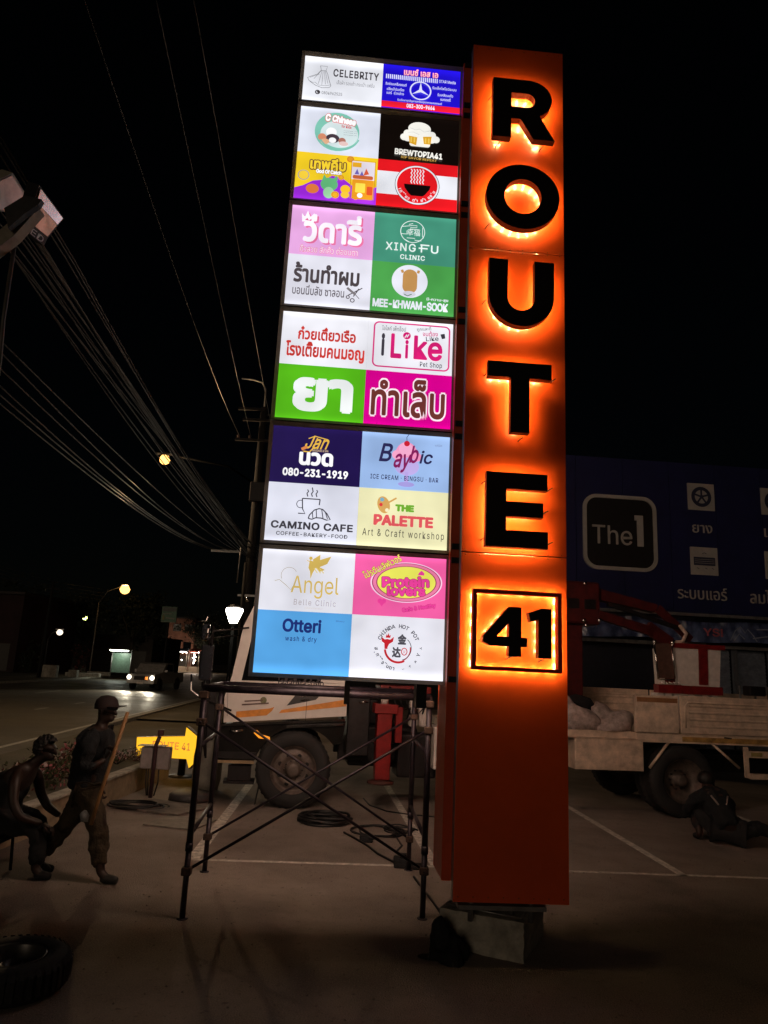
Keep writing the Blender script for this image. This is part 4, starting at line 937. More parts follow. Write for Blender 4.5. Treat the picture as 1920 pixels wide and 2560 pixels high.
bk.prism([(6.30,1.98),(7.10,1.95),(7.16,2.62),(6.28,2.60)], CY-.35, CY+.35); bo = bk.build('work_basket', tk)
mb = MB().m(REDP); mb.prism([(6.20,2.60),(7.22,2.60),(7.22,2.68),(6.20,2.68)], CY-.38, CY-.352); mb.prism([(6.72,2.0),(6.88,2.0),(6.90,2.60),(6.74,2.60)], CY-.375, CY-.352)
mb.prism([(5.98,1.84),(7.14,1.84),(7.14,1.975),(5.98,1.975)], CY-.38, CY-.2); mb.prism([(6.10,1.99),(6.28,1.99),(6.26,2.59),(6.14,2.59)], CY-.37, CY-.352); mb.build('red_band', bo)
mb = MB().m(mat('mirror_brown', (.25,.14,.11), .12, .6)); mb.prism([(5.98,2.08),(6.24,2.08),(6.20,2.66),(5.92,2.66)], CY-.42, CY-.40); m_ = mb.build('control_panel', bo)
MB().m(CHROME).tube([(5.89,CY-.43,2.67),(5.95,CY-.43,2.06),(6.24,CY-.43,2.06)], .016, 6).build('panel_frame', m_); MB().m(CHROME).tube([(6.21,CY-.43,2.68),(6.25,CY-.43,2.08)], .012, 6).build('panel_frame', m_)
for x in (5.90, 6.22): MB().m(CHROME).lathe([(0,-.04),(.03,-.03),(.035,.0)], (x,CY-.42,2.68), 'y', 10).build('bolt_head', bo)
for k, x in enumerate((6.03,6.17,6.33,6.58,6.84,7.02)): MB().m(WHITEP).box(x-.05, x+.06, CY-.33, CY-.1, 1.26, 1.835).build('leg', bo)
mb = MB().m(WHITEP)
for k in range(5): mb.tube([(6.0+.08*k,CY-.37,2.02),(6.06+.08*k,CY-.39,1.99)], .016, 6)
mb.build('hose_coupling', bo)
for x in (7.34,7.62,7.85): MB().m(GALV).tube([(x,.6,1.245),(x,.6,2.02)], .018, 8).build('stake', tk)
MB().m(DARK).box(7.45, 7.75, .5, .7, 1.86, 2.02, .02).build('winch', tk)
# mirrors on arms in front of the cab
for x, z0, z1, yy in ((-1.40,1.72,2.22,-.18),(-1.62,1.72,2.20,TW-.1)):
    mb = MB().m(mat('mirror_housing',(.014,.016,.022),.25,coat=.3)); mb.box(x-.09, x+.09, yy-.06, yy+.05, z0, z1, .03)
    mo = mb.build('side_mirror', tk); MB().m(DARK).tube([(x,yy,z1-.01),(x+.05,yy,z1+.2),(x+.55,yy+.1,z1+.28)], .014, 8).build('mirror_arm', mo); MB().m(DARK).tube([(x,yy,z0+.01),(x+.02,yy,z0-.25),(x+.4,yy+.1,z0-.4)], .014, 8).build('mirror_arm', mo)
mb = MB().m(mat('mirror_housing',(0,0,0))); mb.box(-1.52,-1.40,-.15,-.04,2.28,2.52,.03); mo = mb.build('side_mirror', tk)
MB().m(CHROME).tube([(-1.42,-.16,2.50),(-1.44,-.16,2.30)], .014, 6).tube([(-1.60,-.1,2.56),(-1.48,-.1,2.56),(-1.44,-.1,2.66)], .010, 6).build('mirror_bracket', mo)
mb = MB().m(DARK)
mb.tube([(-1.36,-.1,2.5),(-1.34,-.12,1.2),(-1.30,-.1,.7)], .020, 8).tube([(-1.44,-.1,1.7),(-1.38,-.1,1.0),(-1.30,0,.66)], .016, 8).box(-1.42,-1.22,-.1,.3,.9,1.66,.03); mb.build('grab_frame', tk)
MB().m(CHROME).tube([(-1.60,-.14,1.80),(-1.58,-.16,1.58),(-1.46,-.16,1.50),(-1.30,-.16,1.50)], .012, 6).build('grab_rail', tk)
random.seed(3)
mb = MB().m(CHROME)
for k in range(9): z = .95+.16*k; mb.lathe([(0,0),(.014,.006),(.018,.02)], (-1.35+random.uniform(-.03,.03), -.16, z), 'y', 8)
mb.build('reflector_studs', tk)

WSACK = mat('sack_pale', (.42,.33,.30), .8, noise=.4, scale=12, bump=.5)
def on_truck(x, y, z): 
    v = Matrix.Rotation(R(7.3), 4, 'Z') @ Vector((x, y, 0)); return (v.x-1.06, v.y+10.75, z)
heap('sack', 'large pale sack lying nearest the pylon on the truck bed', 'sack', on_truck(4.15,.45,1.24), (.40,.32,.42), WSACK, 11, 4, amp=.45)
heap('sack', 'crumpled grey sack beside the corner post of the truck bed', 'sack', on_truck(4.80,.42,1.24), (.34,.26,.30), WSACK, 17, 4, amp=.5)
heap('sack', 'small dark bag on top between the pale sacks on the truck bed', 'sack', on_truck(4.42,.8,1.24), (.30,.26,.46), BAGB, 23, 3, amp=.4)
# cab-side drum
mb = MB().m(mat('drum_beige', (.38,.35,.30), .6, noise=.2)); mb.lathe([(0,.78),(.17,.78),(.20,.74),(.23,.5),(.225,.15),(.19,.01),(0,.01)], n=24); o = mb.build('plastic_drum', label='pale beige plastic drum standing by the front of the truck', cat='drum'); o.location = (-2.62, 12.0, 0)

# ---------------------------------------------------------------- spare wheel lying bottom left
sp = thing('spare_wheel', 'dark truck tyre with its rim lying flat on the paving at the left edge', 'tyre', (-2.14, 4.86, 0)); sp.scale = (.64, .64, .64)
t_ = MB().m(RUBBER).lathe([(.30,.04),(.33,.01),(.46,.01),(.52,.05),(.535,.10),(.535,.22),(.52,.27),(.47,.30),(.40,.305),(.33,.30),(.30,.27),(.30,.04)], n=56)
for k in range(44):
    a = 2*math.pi*k/44; c, s = math.cos(a), math.sin(a); c2, s2 = math.cos(a+.075), math.sin(a+.075)
    t_.add([(.535*c,.535*s,.07),(.545*c,.545*s,.08),(.545*c2,.545*s2,.08),(.545*c,.545*s,.245),(.545*c2,.545*s2,.245),(.50*c,.50*s,.30),(.50*c2,.50*s2,.30)], [(1,2,4,3),(3,4,6,5)])
t_.build('tyre', sp)
MB().m(mat('rim_dark', (.10,.095,.09), .35, .6)).lathe([(.305,.29),(.29,.30),(.275,.28),(.27,.12),(.2,.10),(.12,.10),(.12,.20),(.09,.22),(.08,.10)], n=40).build('rim', sp)

# ---------------------------------------------------------------- cables on the ground
def coil(name, label, c, r, turns, m, th=.012, seed=2, rz=.4, tail=None):
    rnd = random.Random(seed); pts = []; N = 26*turns
    for k in range(N):
        a = 2*math.pi*k/26; rr = r*(.8+.2*math.sin(k*.31+seed)); pts.append((c[0]+rr*math.cos(a)+rnd.uniform(-.01,.01), c[1]+rr*rz*2*math.sin(a), th+.012*(k//26)+.004*math.sin(k)))
    if tail: pts += tail
    mb = MB().m(m).tube(pts, th, 6); return mb.build(name, label=label, cat='cable')
CAB = mat('cable_black', (.010,.010,.010), .55)
coil('cable_coil', 'thick black cable coil lying under the truck behind the scaffold', (-.58,10.0), .36, 7, CAB, .016, 2, .42)
coil('power_cable', 'loose loops of thin black cable right of the thick coil', (.10,9.55), .36, 3, CAB, .010, 5, .5, tail=[(.35,9.3,.01),(.4,8.9,.01),(.32,8.6,.01),(.39,8.25,.01)])
coil('power_cable', 'thin tangled cable loops near the right scaffold legs', (.42,9.75), .24, 2, CAB, .010, 9, .5)
MB().m(CAB).tube([(-.3,9.4,.02),(-.15,9.1,.02),(0,8.8,.015),(.12,8.45,.015),(.3,8.1,.02),(.36,7.98,.03)], .012, 6).build('power_cable', label='black cable running towards the foot of the right scaffold leg', cat='cable')
MB().m(CAB).tube([(.47,7.6,.02),(.6,6.9,.012),(.66,6.5,.012),(.80,6.3,.05),(.95,6.15,.2),(1.0,6.0,.3)], .011, 6).build('power_cable', label='black cable running from the scaffold foot up to the concrete footing', cat='cable')
MB().m(CAB).tube([(-.1,11.8,.02),(.0,11.3,.012),(.25,10.9,.012),(.55,10.75,.012),(1.2,10.6,.012)], .010, 6).build('power_cable', label='thin black cable lying in front of the red outrigger', cat='cable')
rb = MB().m(BAGB).box(.28,.46,7.94,8.12,0,.09,.015).box(.40,.62,7.92,8.02,0,.05,.01).box(.34,.42,7.98,8.06,.09,.13,.008)
rb.build('power_box', label='black power socket box at the foot of the right scaffold leg', cat='power box')
MB().m(BAGB).box(-.10,.06,8.98,9.16,0,.07,.015).tube([(-.02,9.0,.05),(.1,8.95,.06),(.12,9.1,.03)], .012,6).build('cable_plug', label='small black plug block on the cable between the scaffold legs', cat='plug')

# ---------------------------------------------------------------- planter with flowers, arrow sign, meter box
pw = thing('planter', 'low rendered planter wall with a bed of small flowers beside the paving', 'planter', (0,0,0))
PA, PB = Vector((-3.98,8.0)), Vector((-3.50,12.9))
def wallseg(mb, a, b, th, h, z0=0):
    d = (b-a).normalized(); q = Vector((-d.y, d.x))*th
    P4 = [a, b, b+q, a+q]; mb.add([(p.x,p.y,z0) for p in P4]+[(p.x,p.y,h) for p in P4], [(0,3,2,1),(4,5,6,7),(0,1,5,4),(1,2,6,5),(2,3,7,6),(3,0,4,7)])
REND = mat('render_tan', (.34,.26,.17), .85, noise=.35, scale=5, bump=.3)
mb = MB().m(REND); wallseg(mb, PA+Vector((-.12,-6)), PB, .14, .33); wallseg(mb, PA+Vector((-1.35,-6)), PB+Vector((-1.0,.2)), .12, .33); wallseg(mb, PB+Vector((-1.1,.1)), PB+Vector((-.01,-.02)), .12, .329); mb.build('wall', pw)
MB().m(CONC).add([( -4.12+0.0, 2.0,.335),(-3.96,2.0,.335),(-3.47,12.9,.335),(-3.64,12.9,.335),(-4.12,2.0,.365),(-3.96,2.0,.365),(-3.47,12.9,.365),(-3.64,12.9,.365)], [(0,3,2,1),(4,5,6,7),(0,1,5,4),(1,2,6,5),(2,3,7,6),(3,0,4,7)]).build('coping', pw)
MB().m(EARTH).add([(-5.3,2,.28),(-4.2,2,.28),(-3.6,12.9,.28),(-4.5,13,.28)], [(0,1,2,3)]).build('soil', pw)
LEAFM = mat('leaf', (.065,.075,.025), .6, noise=.5, scale=20); LEAFD = mat('leaf_red', (.16,.035,.03), .6, noise=.4, scale=20); PET = mat('petal', (.50,.40,.38), .6, noise=.3, scale=20); PETR = mat('petal_pink', (.42,.12,.14), .6)
def bush(c, rad, n, seed, leaf=.05, mats=(LEAFM, LEAFM, PET), stem=True):
    rnd = random.Random(seed); mb = MB(); cl = [(rnd.uniform(-.7,.7), rnd.uniform(-.7,.7), rnd.uniform(.1,.9)) for _ in range(9)]
    for k in range(n):
        q = cl[k % 9]; p = Vector((c[0]+rad[0]*(q[0]+rnd.gauss(0,.22)), c[1]+rad[1]*(q[1]+rnd.gauss(0,.22)), c[2]+rad[2]*max(.02, q[2]+rnd.gauss(0,.16))))
        a = Vector([rnd.gauss(0,1) for _ in range(3)]).normalized(); b = a.cross(Vector([rnd.gauss(0,1) for _ in range(3)])).normalized(); s = leaf*rnd.uniform(.6,1.3)
        mb.m(mats[rnd.choice(range(len(mats)))]); mb.add([p-a*s, p-b*s*.45, p+a*s, p+b*s*.45], [(0,1,2,3)])
    return mb
for k in range(9):
    y = 7.2+.72*k; x = -4.62+.105*(y-8)*1.0+random.uniform(-.08,.08)
    lo = .42 if k < 7 else .20
    if k > 6: mts = (LEAFM, LEAFD, PET, PET); lb = 'pale flowered shrub at the far end of the planter near the yellow arrow, plant %s' % ('nearest the arrow' if k == 8 else 'second from the arrow')
    else: mts = (LEAFM, LEAFM, LEAFD, PET) if k % 2 else (LEAFM, LEAFM, LEAFM, PETR)
    names = ['leafy shrub at the near end of the planter at the left edge','leafy pink flowered shrub second from the near end of the planter','mixed leaf shrub behind the seated man','green shrub behind the seated man with pink flowers','pale speckled shrub between the two men','green shrub with pink flowers behind the walking man','pale speckled shrub seen through behind the wooden handle','shrub of pale flowers second from the yellow arrow','shrub of pale and red flowers in front of the yellow arrow tail']
    t = thing('flower_bush', names[k], 'plant', (x, y, .28), 0, 'flowering shrubs in the planter')
    bush((0,0,0), (.38 if k < 7 else .26,.40 if k < 7 else .26,lo), 430 if k < 7 else 220, 50+k, .035, mts).build('leaves', t, kind='stuff')
    st = MB().m(mat('stem', (.05,.04,.02), .8))
    for j in range(7): a = j*.9; st.tube([(0,0,0),(.12*math.cos(a),.12*math.sin(a),.35*lo),(.24*math.cos(a),.24*math.sin(a),.76*lo)], .006, 4)
    st.build('stems', t)

ar = thing('arrow_sign', 'glowing yellow arrow sign reading ROUTE 41 pointing right on a dark post', 'sign', (-3.35, 13.1, 0), R(-9))
YEL = glow('arrow_yellow', lin((255,190,44)), 1.2)
AP = [(-.86,.35),(.12,.33),(.10,.20),(.40,.535),(.15,.92),(.13,.72),(-.84,.70)]
AP = [(-.80,.30),(.14,.315),(.20,.165),(.56,.53),(.08,.845),(.07,.69),(-.82,.62)]
mb = MB().m(YEL).prism(AP, -.062, -.060); mb.build('lit_face', ar)
cx_, cz_ = -.1, .5; B2 = [((x-cx_)*1.022+cx_, (z-cz_)*1.05+cz_) for x, z in AP]
mb = MB().m(mat('arrow_case', (.55,.50,.45), .4)).prism(B2, -.058, .05); mb.build('case', ar)
mb = MB().m(mat('arrow_edge', (.10,.03,.02), .5)); n = len(B2)
mb.add([(p[0],-.064,p[1]) for p in B2]+[(p[0],-.064,p[1]) for p in AP], [(i,(i+1)%n,n+(i+1)%n,n+i) for i in range(n)]); mb.build('edge_trim', ar)
S_ = Sheet(.70, .125, step=.002); AI = mat('arrow_ink', (.05,.008,.004), .6); S_.text('ROUTE', .0, .0, .70, 1, AI, .012); S_.text('41', .78, .0, 1, 1, AI, .012); S_.build(ar, (-.51, -.066, .455), 'lettering')
mb = MB().m(DARK).tube([(.02,.06,0),(.02,.06,.5)], .065, 12).lathe([(0,.03),(.20,.03),(.22,.0)], (.02,.06,0), n=20); mb.build('post', ar)
al = bpy.data.lights.new('arrow_light', 'AREA'); al.shape = 'RECTANGLE'; al.size = .9; al.size_y = .3; al.energy = 9; al.color = (1,.50,.10)
ao = bpy.data.objects.new('arrow_light', al); COL.objects.link(ao); ao.parent = ar; ao.location = (-.1,-.08,.5); ao.rotation_euler = (R(90),0,0)

eb = thing('meter_box', 'grey weathered meter box on a short post with a dark beacon on top', 'meter box', (-3.22, 11.2, 0), 0)
GRYB = mat('box_grey', (.26,.22,.21), .65, noise=.3, scale=6)
MB().m(GRYB).box(-.225,-.012,-.06,.10,.39,.70,.02).build('door', eb); MB().m(GRYB).box(-.008,.205,-.055,.10,.385,.705,.02).build('door', eb)
MB().m(mat('post_rusty',(.05,.02,.025),.6)).tube([(.0,-.09,0),(.0,-.09,.74),(.04,-.09,.86)], .030, 10).build('post', eb)
MB().m(mat('beacon',(.06,.015,.02),.4)).box(.01,.09,-.13,-.05,.87,.96,.015).build('beacon', eb)
mb = MB().m(DARK)
for x in (-.12,-.09,.06): mb.tube([(x,-.02,.40),(x+.02*random.random(),-.04,.2),(x*.6,-.05,.02)], .010, 6)
mb.build('conduit', eb)
mb = MB().m(GALV).box(-.27,.12,-.09,.1,.715,.725); mb.build('lid', eb)
CARD = mat('board_grey', (.16,.13,.11), .8, noise=.4, scale=8)
def flat(name, label, cat, pts, z0, z1, m):
    mb = MB().m(m); n = len(pts); mb.add([(p[0],p[1],z0) for p in pts]+[(p[0],p[1],z1) for p in pts], [tuple(range(n-1,-1,-1)), tuple(range(n,2*n))]+[(i,(i+1)%n,(i+1)%n+n,i+n) for i in range(n)])
    return mb.build(name, label=label, cat=cat)
flat('plywood_sheet', 'dark flat board lying on the paving below the meter box', 'board', [(-3.4,10.2),(-2.5,9.9),(-2.2,10.5),(-3.1,10.9)], .006, .03, CARD)
flat('plywood_sheet', 'pale flat sheet lying nearest the left scaffold leg', 'board', [(-2.75,9.3),(-2.1,9.15),(-1.95,9.75),(-2.6,9.85)], .006, .022, mat('board_pale',(.26,.23,.19),.8,noise=.3))
mb = MB().m(mat('lid_dark',(.05,.045,.045),.6,bump=.3)).lathe([(0,.12),(.26,.12),(.30,.09),(.31,.01),(0,.01)], n=28); o = mb.build('cable_drum_lid', label='low round dark lid on the paving right of the meter box post', cat='lid'); o.location = (-2.62,11.05,0)
coil('cable_coil', 'flat dark hose coil on the paving below the meter box', (-3.15,10.35), .42, 4, CAB, .014, 12, .3)
# ================================================================== PEOPLE
def skin(name, verts, edges, m, parent, sub=2, root=0):
    me = bpy.data.meshes.new(name); me.from_pydata([v[:3] for v in verts], edges, []); me.materials.append(m)
    o = link(name, me, parent); me.skin_vertices or None
    md = o.modifiers.new('skin', 'SKIN'); md.use_smooth_shade = True
    if not me.skin_vertices:
        bm = bmesh.new(); bm.from_mesh(me); bm.verts.layers.skin.verify(); bm.to_mesh(me); bm.free()
    for i, v in enumerate(verts):
        r_ = v[3]; me.skin_vertices[0].data[i].radius = (r_, v[4] if len(v) > 4 else r_); me.skin_vertices[0].data[i].use_root = (i == root)
    s2 = o.modifiers.new('sub', 'SUBSURF'); s2.levels = sub; s2.render_levels = sub
    if name in ('shirt', 'trousers', 'jacket', 'vest'):
        s2.levels = s2.render_levels = 3; d = o.modifiers.new('folds', 'DISPLACE'); d.texture = FOLD; d.strength = .060; d.mid_level = .52
    return o
FOLD = bpy.data.textures.new('folds', 'CLOUDS'); FOLD.noise_scale = .09; FOLD.noise_depth = 2
def chain(V, E, pts, start=None):
    prev = start
    for p in pts:
        V.append(p); i = len(V)-1
        if prev is not None: E.append((prev, i))
        prev = i
    return prev
def hand(o_parent, w_, d_, m, side_=1, curl=.5, name='fingers'):
    pass
def head_mesh(V, E, neck, c, f, r=.098):
    """neck -> skull -> brow, nose, chin along facing direction f (unit)"""
    c = Vector(c); f = Vector(f).normalized(); upv = Vector((0,0,1)); 
    i0 = chain(V, E, [(*(Vector(neck)), .052), (*(c-upv*.06-f*.015), .062), (*(c+upv*.015-f*.012), r*.86, r*.80), (*(c+upv*.065-f*.010), r*.70)], None if not V else len(V)-1)
    n = len(V)
    chain(V, E, [(*(c-upv*.055+f*.055), .040), (*(c-upv*.085+f*.078), .022)], n-3)     # jaw and chin
    chain(V, E, [(*(c-upv*.005+f*.082), .022), (*(c-upv*.022+f*.108), .010)], n-2)     # nose
def face(parent, c, f, m):
    c = Vector(c); f = Vector(f).normalized(); s = Vector((0,0,1)).cross(f).normalized()
    for k in (-1, 1):
        e = c+f*.083+s*.032*k+Vector((0,0,.012)); MB().m(mat('eye',(.05,.04,.035),.2)).lathe([(0,-.008),(.007,-.005),(.009,0),(.007,.005),(0,.008)], tuple(e), 'z', 8).build('eye', parent)
        e = c-f*.005+s*.082*k+Vector((0,0,-.005)); MB().m(SKINM).lathe([(0,-.03),(.012,-.022),(.016,.0),(.014,.022),(0,.032)], tuple(e), 'z', 8).build('ear', parent)
    e = c+f*.088+Vector((0,0,-.052)); MB().m(mat('lip',(.12,.045,.035),.4)).box(e.x-.008, e.x+.008, e.y-.018, e.y+.018, e.z-.006, e.z+.006, .003).build('mouth', parent)
def fingers(parent, wrist, dirv, palm, m, grip=None):
    """five separate bent fingers off a palm: dirv = along the fingers, palm = palm normal"""
    d = Vector(dirv).normalized(); p = Vector(palm).normalized(); s = d.cross(p).normalized(); w0 = Vector(wrist)
    V = [(*w0, .024, .018), (*(w0+d*.045), .036, .016), (*(w0+d*.085), .036, .014)]; E = [(0,1),(1,2)]
    skin('palm', V, E, m, parent, 1)
    for k, (off, L) in enumerate(((-.027,.066),(-.009,.075),(.009,.070),(.027,.056))):
        b = w0+d*.080+s*off
        skin('finger', [(*b,.009),(*(b+d*L*.42+p*.008),.0085),(*(b+d*L*.55+p*L*.40),.008),(*(b+d*L*.30+p*L*.70),.0065)], [(0,1),(1,2),(2,3)], m, parent, 1)
    b = w0+d*.03-s*.026; skin('thumb', [(*b,.010),(*(b+d*.03-s*.02+p*.012),.010),(*(b+d*.055-s*.012+p*.030),.008)], [(0,1),(1,2)], m, parent, 1)

# walking man
o1 = Vector((-2.60, 7.05, 0))
pm = thing('person', 'man in cap, dark loose shirt and khaki trousers walking right with a wooden handle', 'person', o1)
def L1(p): return (p[0]-o1.x, p[1]-o1.y, p[2], *p[3:])
V = []; E = []
V.append(L1((-2.63,7.05,.86,.12,.13))); 
chain(V, E, [L1((-2.62,7.05,1.02,.12,.13)), L1((-2.61,7.05,1.18,.125,.15)), L1((-2.60,7.05,1.29,.10,.14)), L1((-2.585,7.05,1.345,.06))], 0)
nk = len(V)-1; n0 = len(V)
c1 = Vector((-2.548-o1.x, 0, 1.49)); head_mesh(V, E, L1((-2.57,7.05,1.385))[:3], c1, (1,-.12,-.10))
# arms: near arm forward holding the handle, far arm back
chain(V, E, [L1((-2.60,6.92,1.27,.062)), L1((-2.59,6.84,1.22,.052)), L1((-2.60,6.80,1.03,.042)), L1((-2.57,6.80,.99,.040)), L1((-2.47,6.86,1.05,.032)), L1((-2.44,6.88,1.075,.026))], 3)
chain(V, E, [L1((-2.60,7.18,1.27,.062)), L1((-2.62,7.25,1.21,.052)), L1((-2.68,7.29,1.00,.042)), L1((-2.63,7.28,.85,.034)), L1((-2.60,7.27,.78,.026))], 3)
# legs
chain(V, E, [L1((-2.60,6.97,.82,.095)), L1((-2.52,6.97,.62,.080)), L1((-2.44,6.98,.46,.062)), L1((-2.42,6.98,.28,.056)), L1((-2.40,6.98,.10,.042)), L1((-2.33,6.97,.045,.038)), L1((-2.24,6.96,.030,.026))], 0)
chain(V, E, [L1((-2.68,7.13,.80,.095)), L1((-2.75,7.13,.60,.080)), L1((-2.80,7.13,.45,.062)), L1((-2.92,7.13,.30,.056)), L1((-3.02,7.13,.14,.042)), L1((-2.99,7.13,.06,.036)), L1((-2.92,7.13,.028,.026))], 0)
body = skin('body', V, E, SKINM, pm); face(pm, tuple(c1), (1,-.12,0), SKINM)
SHIRT = mat('shirt_dark', (.006,.008,.010), .9, noise=.4, scale=9, bump=.5); KHAKI = mat('trousers_khaki', (.060,.042,.022), .9, noise=.5, scale=8, bump=.5)
V = [L1((-2.65,7.05,.755,.185,.185))]; E = []
chain(V, E, [L1((-2.65,7.05,.86,.185,.19)), L1((-2.64,7.05,1.02,.170,.185)), L1((-2.62,7.05,1.18,.155,.18)), L1((-2.605,7.05,1.29,.115,.155)), L1((-2.59,7.05,1.35,.070))], 0)
chain(V, E, [L1((-2.60,6.90,1.27,.085)), L1((-2.595,6.83,1.19,.078)), L1((-2.60,6.80,1.03,.066)), L1((-2.57,6.80,.99,.060)), L1((-2.50,6.845,1.035,.044))], 3)
chain(V, E, [L1((-2.60,7.20,1.27,.085)), L1((-2.63,7.27,1.18,.078)), L1((-2.68,7.29,1.00,.062)), L1((-2.64,7.28,.88,.046))], 3)
skin('shirt', V, E, SHIRT, pm)
V = [L1((-2.63,7.05,.82,.13,.14))]; E = []
chain(V, E, [L1((-2.59,6.97,.76,.115)), L1((-2.53,6.97,.60,.108)), L1((-2.46,6.98,.44,.092)), L1((-2.43,6.98,.26,.082)), L1((-2.41,6.98,.12,.075))], 0)
chain(V, E, [L1((-2.68,7.13,.76,.115)), L1((-2.75,7.13,.58,.108)), L1((-2.82,7.13,.43,.092)), L1((-2.92,7.13,.30,.082)), L1((-3.0,7.13,.17,.072))], 0)
skin('trousers', V, E, KHAKI, pm)
for a, b in (((-2.40,6.98,.05),(-2.22,6.96,.035)), ((-3.03,7.13,.10),(-2.90,7.13,.032))):
    a = Vector(a); b = Vector(b); skin('shoe', [L1((*a,.050)), L1((*(a*.5+b*.5),.046)), L1((*b,.036))], [(0,1),(1,2)], mat('shoe_dark',(.02,.018,.016),.6), pm, 1)
fingers(pm, L1((-2.445,6.88,1.075))[:3], (.45,.1,.9), (0,-.9,.1), SKINM); fingers(pm, L1((-2.60,7.27,.78))[:3], (.2,0,-1), (1,0,0), SKINM)
CAPM = mat('cap_maroon', (.014,.006,.006), .85, noise=.2)
cp = MB().m(CAPM).lathe([(.108,-.02),(.110,.02),(.098,.065),(.060,.098),(.0,.108)], (c1.x-.008, 0, c1.z+.035), n=24); co_ = cp.build('cap', pm)
br = MB().m(CAPM); br.smooth = True; vs = []
for j in range(5):
    for i in range(9):
        a = R(-70+17.5*i); rr = .100+.085*j/4*math.cos(R(-70+17.5*i)*.8)
        vs.append((c1.x-.006+rr*math.cos(a)*1.0, .98*rr*math.sin(a), c1.z+.035+.022*j/4-.012*abs(math.sin(a))*j/4))
br.add(vs, [(j*9+i, j*9+i+1, (j+1)*9+i+1, (j+1)*9+i) for j in range(4) for i in range(8)]); bo_ = br.build('brim', co_)
md = bo_.modifiers.new('th', 'SOLIDIFY'); md.thickness = .006
MB().m(mat('plastic_bag', (.35,.34,.34), .2, noise=.4)).lathe([(0,0),(.05,.01),(.065,.07),(.03,.12),(0,.13)], (-2.56-o1.x, -.13, .52), n=12).build('pocket_bag', pm)
MB().m(mat('broom_wood', (.30,.15,.05), .55, noise=.3)).tube([(-2.275,6.83,1.50),(-2.44,6.83,.74),(-2.48,6.83,.52)], .017, 10).build('wooden_handle', label='wooden tool handle held upright by the walking man', cat='handle')

# seated man
o2 = Vector((-3.30, 7.10, 0))
ps = thing('person', 'seated man in black vest leaning forward at the left edge', 'person', o2)
def L2(p): return (p[0]-o2.x, p[1]-o2.y, p[2], *p[3:])
V = [L2((-3.45,7.10,.50,.14,.15))]; E = []
chain(V, E, [L2((-3.42,7.10,.64,.14,.15)), L2((-3.36,7.10,.78,.145,.16)), L2((-3.26,7.10,.90,.115,.15)), L2((-3.19,7.10,.965,.062))], 0)
c2 = Vector((-3.085-o2.x, 0, 1.11)); head_mesh(V, E, L2((-3.15,7.10,1.01))[:3], c2, (1,-.1,-.22))
chain(V, E, [L2((-3.26,6.96,.89,.066)), L2((-3.24,6.87,.84,.058)), L2((-3.20,6.83,.66,.046)), L2((-3.12,6.83,.55,.042)), L2((-2.99,6.90,.50,.032)), L2((-2.95,6.92,.49,.026))], 3)
chain(V, E, [L2((-3.26,7.24,.89,.066)), L2((-3.24,7.33,.84,.058)), L2((-3.20,7.37,.66,.046)), L2((-3.12,7.37,.55,.042)), L2((-2.99,7.30,.50,.032)), L2((-2.95,7.28,.49,.026))], 3)
for yy, dx in ((6.98, 0), (7.22, -.08)):
    chain(V, E, [L2((-3.36,yy,.47,.10)), L2((-3.14+dx,yy,.46,.085)), L2((-3.02+dx,yy,.44,.064)), L2((-2.98+dx,yy,.26,.056)), L2((-2.99+dx,yy,.10,.042)), L2((-2.93+dx,yy,.045,.038)), L2((-2.85+dx,yy,.030,.026))], 0)
skin('body', V, E, SKINM, ps); face(ps, tuple(c2), (1,-.1,-.1), SKINM)
VEST = mat('vest_black', (.010,.010,.011), .85)
V = [L2((-3.46,7.10,.46,.175,.19))]; E = []
chain(V, E, [L2((-3.43,7.10,.62,.175,.185)), L2((-3.37,7.10,.77,.17,.18)), L2((-3.27,7.10,.885,.125,.14))], 0); skin('vest', V, E, VEST, ps)
V = [L2((-3.46,7.10,.46,.15,.16))]; E = []
for yy, dx in ((6.98, 0), (7.22, -.08)): chain(V, E, [L2((-3.36,yy,.47,.125)), L2((-3.14+dx,yy,.46,.110)), L2((-3.02+dx,yy,.43,.088)), L2((-2.98+dx,yy,.28,.082)), L2((-2.99+dx,yy,.12,.070))], 0)
skin('trousers', V, E, VEST, ps)
for yy, dx in ((6.98,0),(7.22,-.08)): skin('shoe', [L2((-2.99+dx,yy,.05,.048)), L2((-2.92+dx,yy,.045,.044)), L2((-2.83+dx,yy,.035,.034))], [(0,1),(1,2)], VEST, ps, 1)
fingers(ps, L2((-2.95,6.92,.49))[:3], (.8,.3,-.5), (0,.3,-1), SKINM); fingers(ps, L2((-2.95,7.28,.49))[:3], (.8,-.3,-.5), (0,-.3,-1), SKINM)
hb = bmesh.new(); bmesh.ops.create_icosphere(hb, subdivisions=4, radius=1)
for v in hb.verts:
    d = v.co.copy(); s = 1+.04*math.sin(17*d.x+9*d.y)+.04*math.sin(23*d.z-11*d.y)+.03*math.sin(41*d.x-37*d.z); v.co = Vector((d.x*.114*s, d.y*.100*s, d.z*.114*s))
bmesh.ops.delete(hb, geom=[v for v in hb.verts if v.co.z < .050-1.6*max(0, .060-v.co.x)-.35*max(0,-v.co.x) or v.co.z < -.075], context='VERTS')
me = bpy.data.meshes.new('hair'); hb.to_mesh(me); hb.free(); me.materials.append(HAIRM); ho = link('hair', me, ps); ho.location = (c2.x-.014, 0, c2.z+.018)
st = thing('stool', 'low black stool under the seated man', 'stool', (-3.48, 7.10, 0)); MB().m(BAGB).box(-.18,.18,-.18,.18,.30,.34,.01).build('seat', st)
for x in (-.15,.15):
    for y in (-.15,.15): MB().m(BAGB).tube([(x,y,0),(x*.9,y*.9,.30)], .014, 6).build('leg', st)

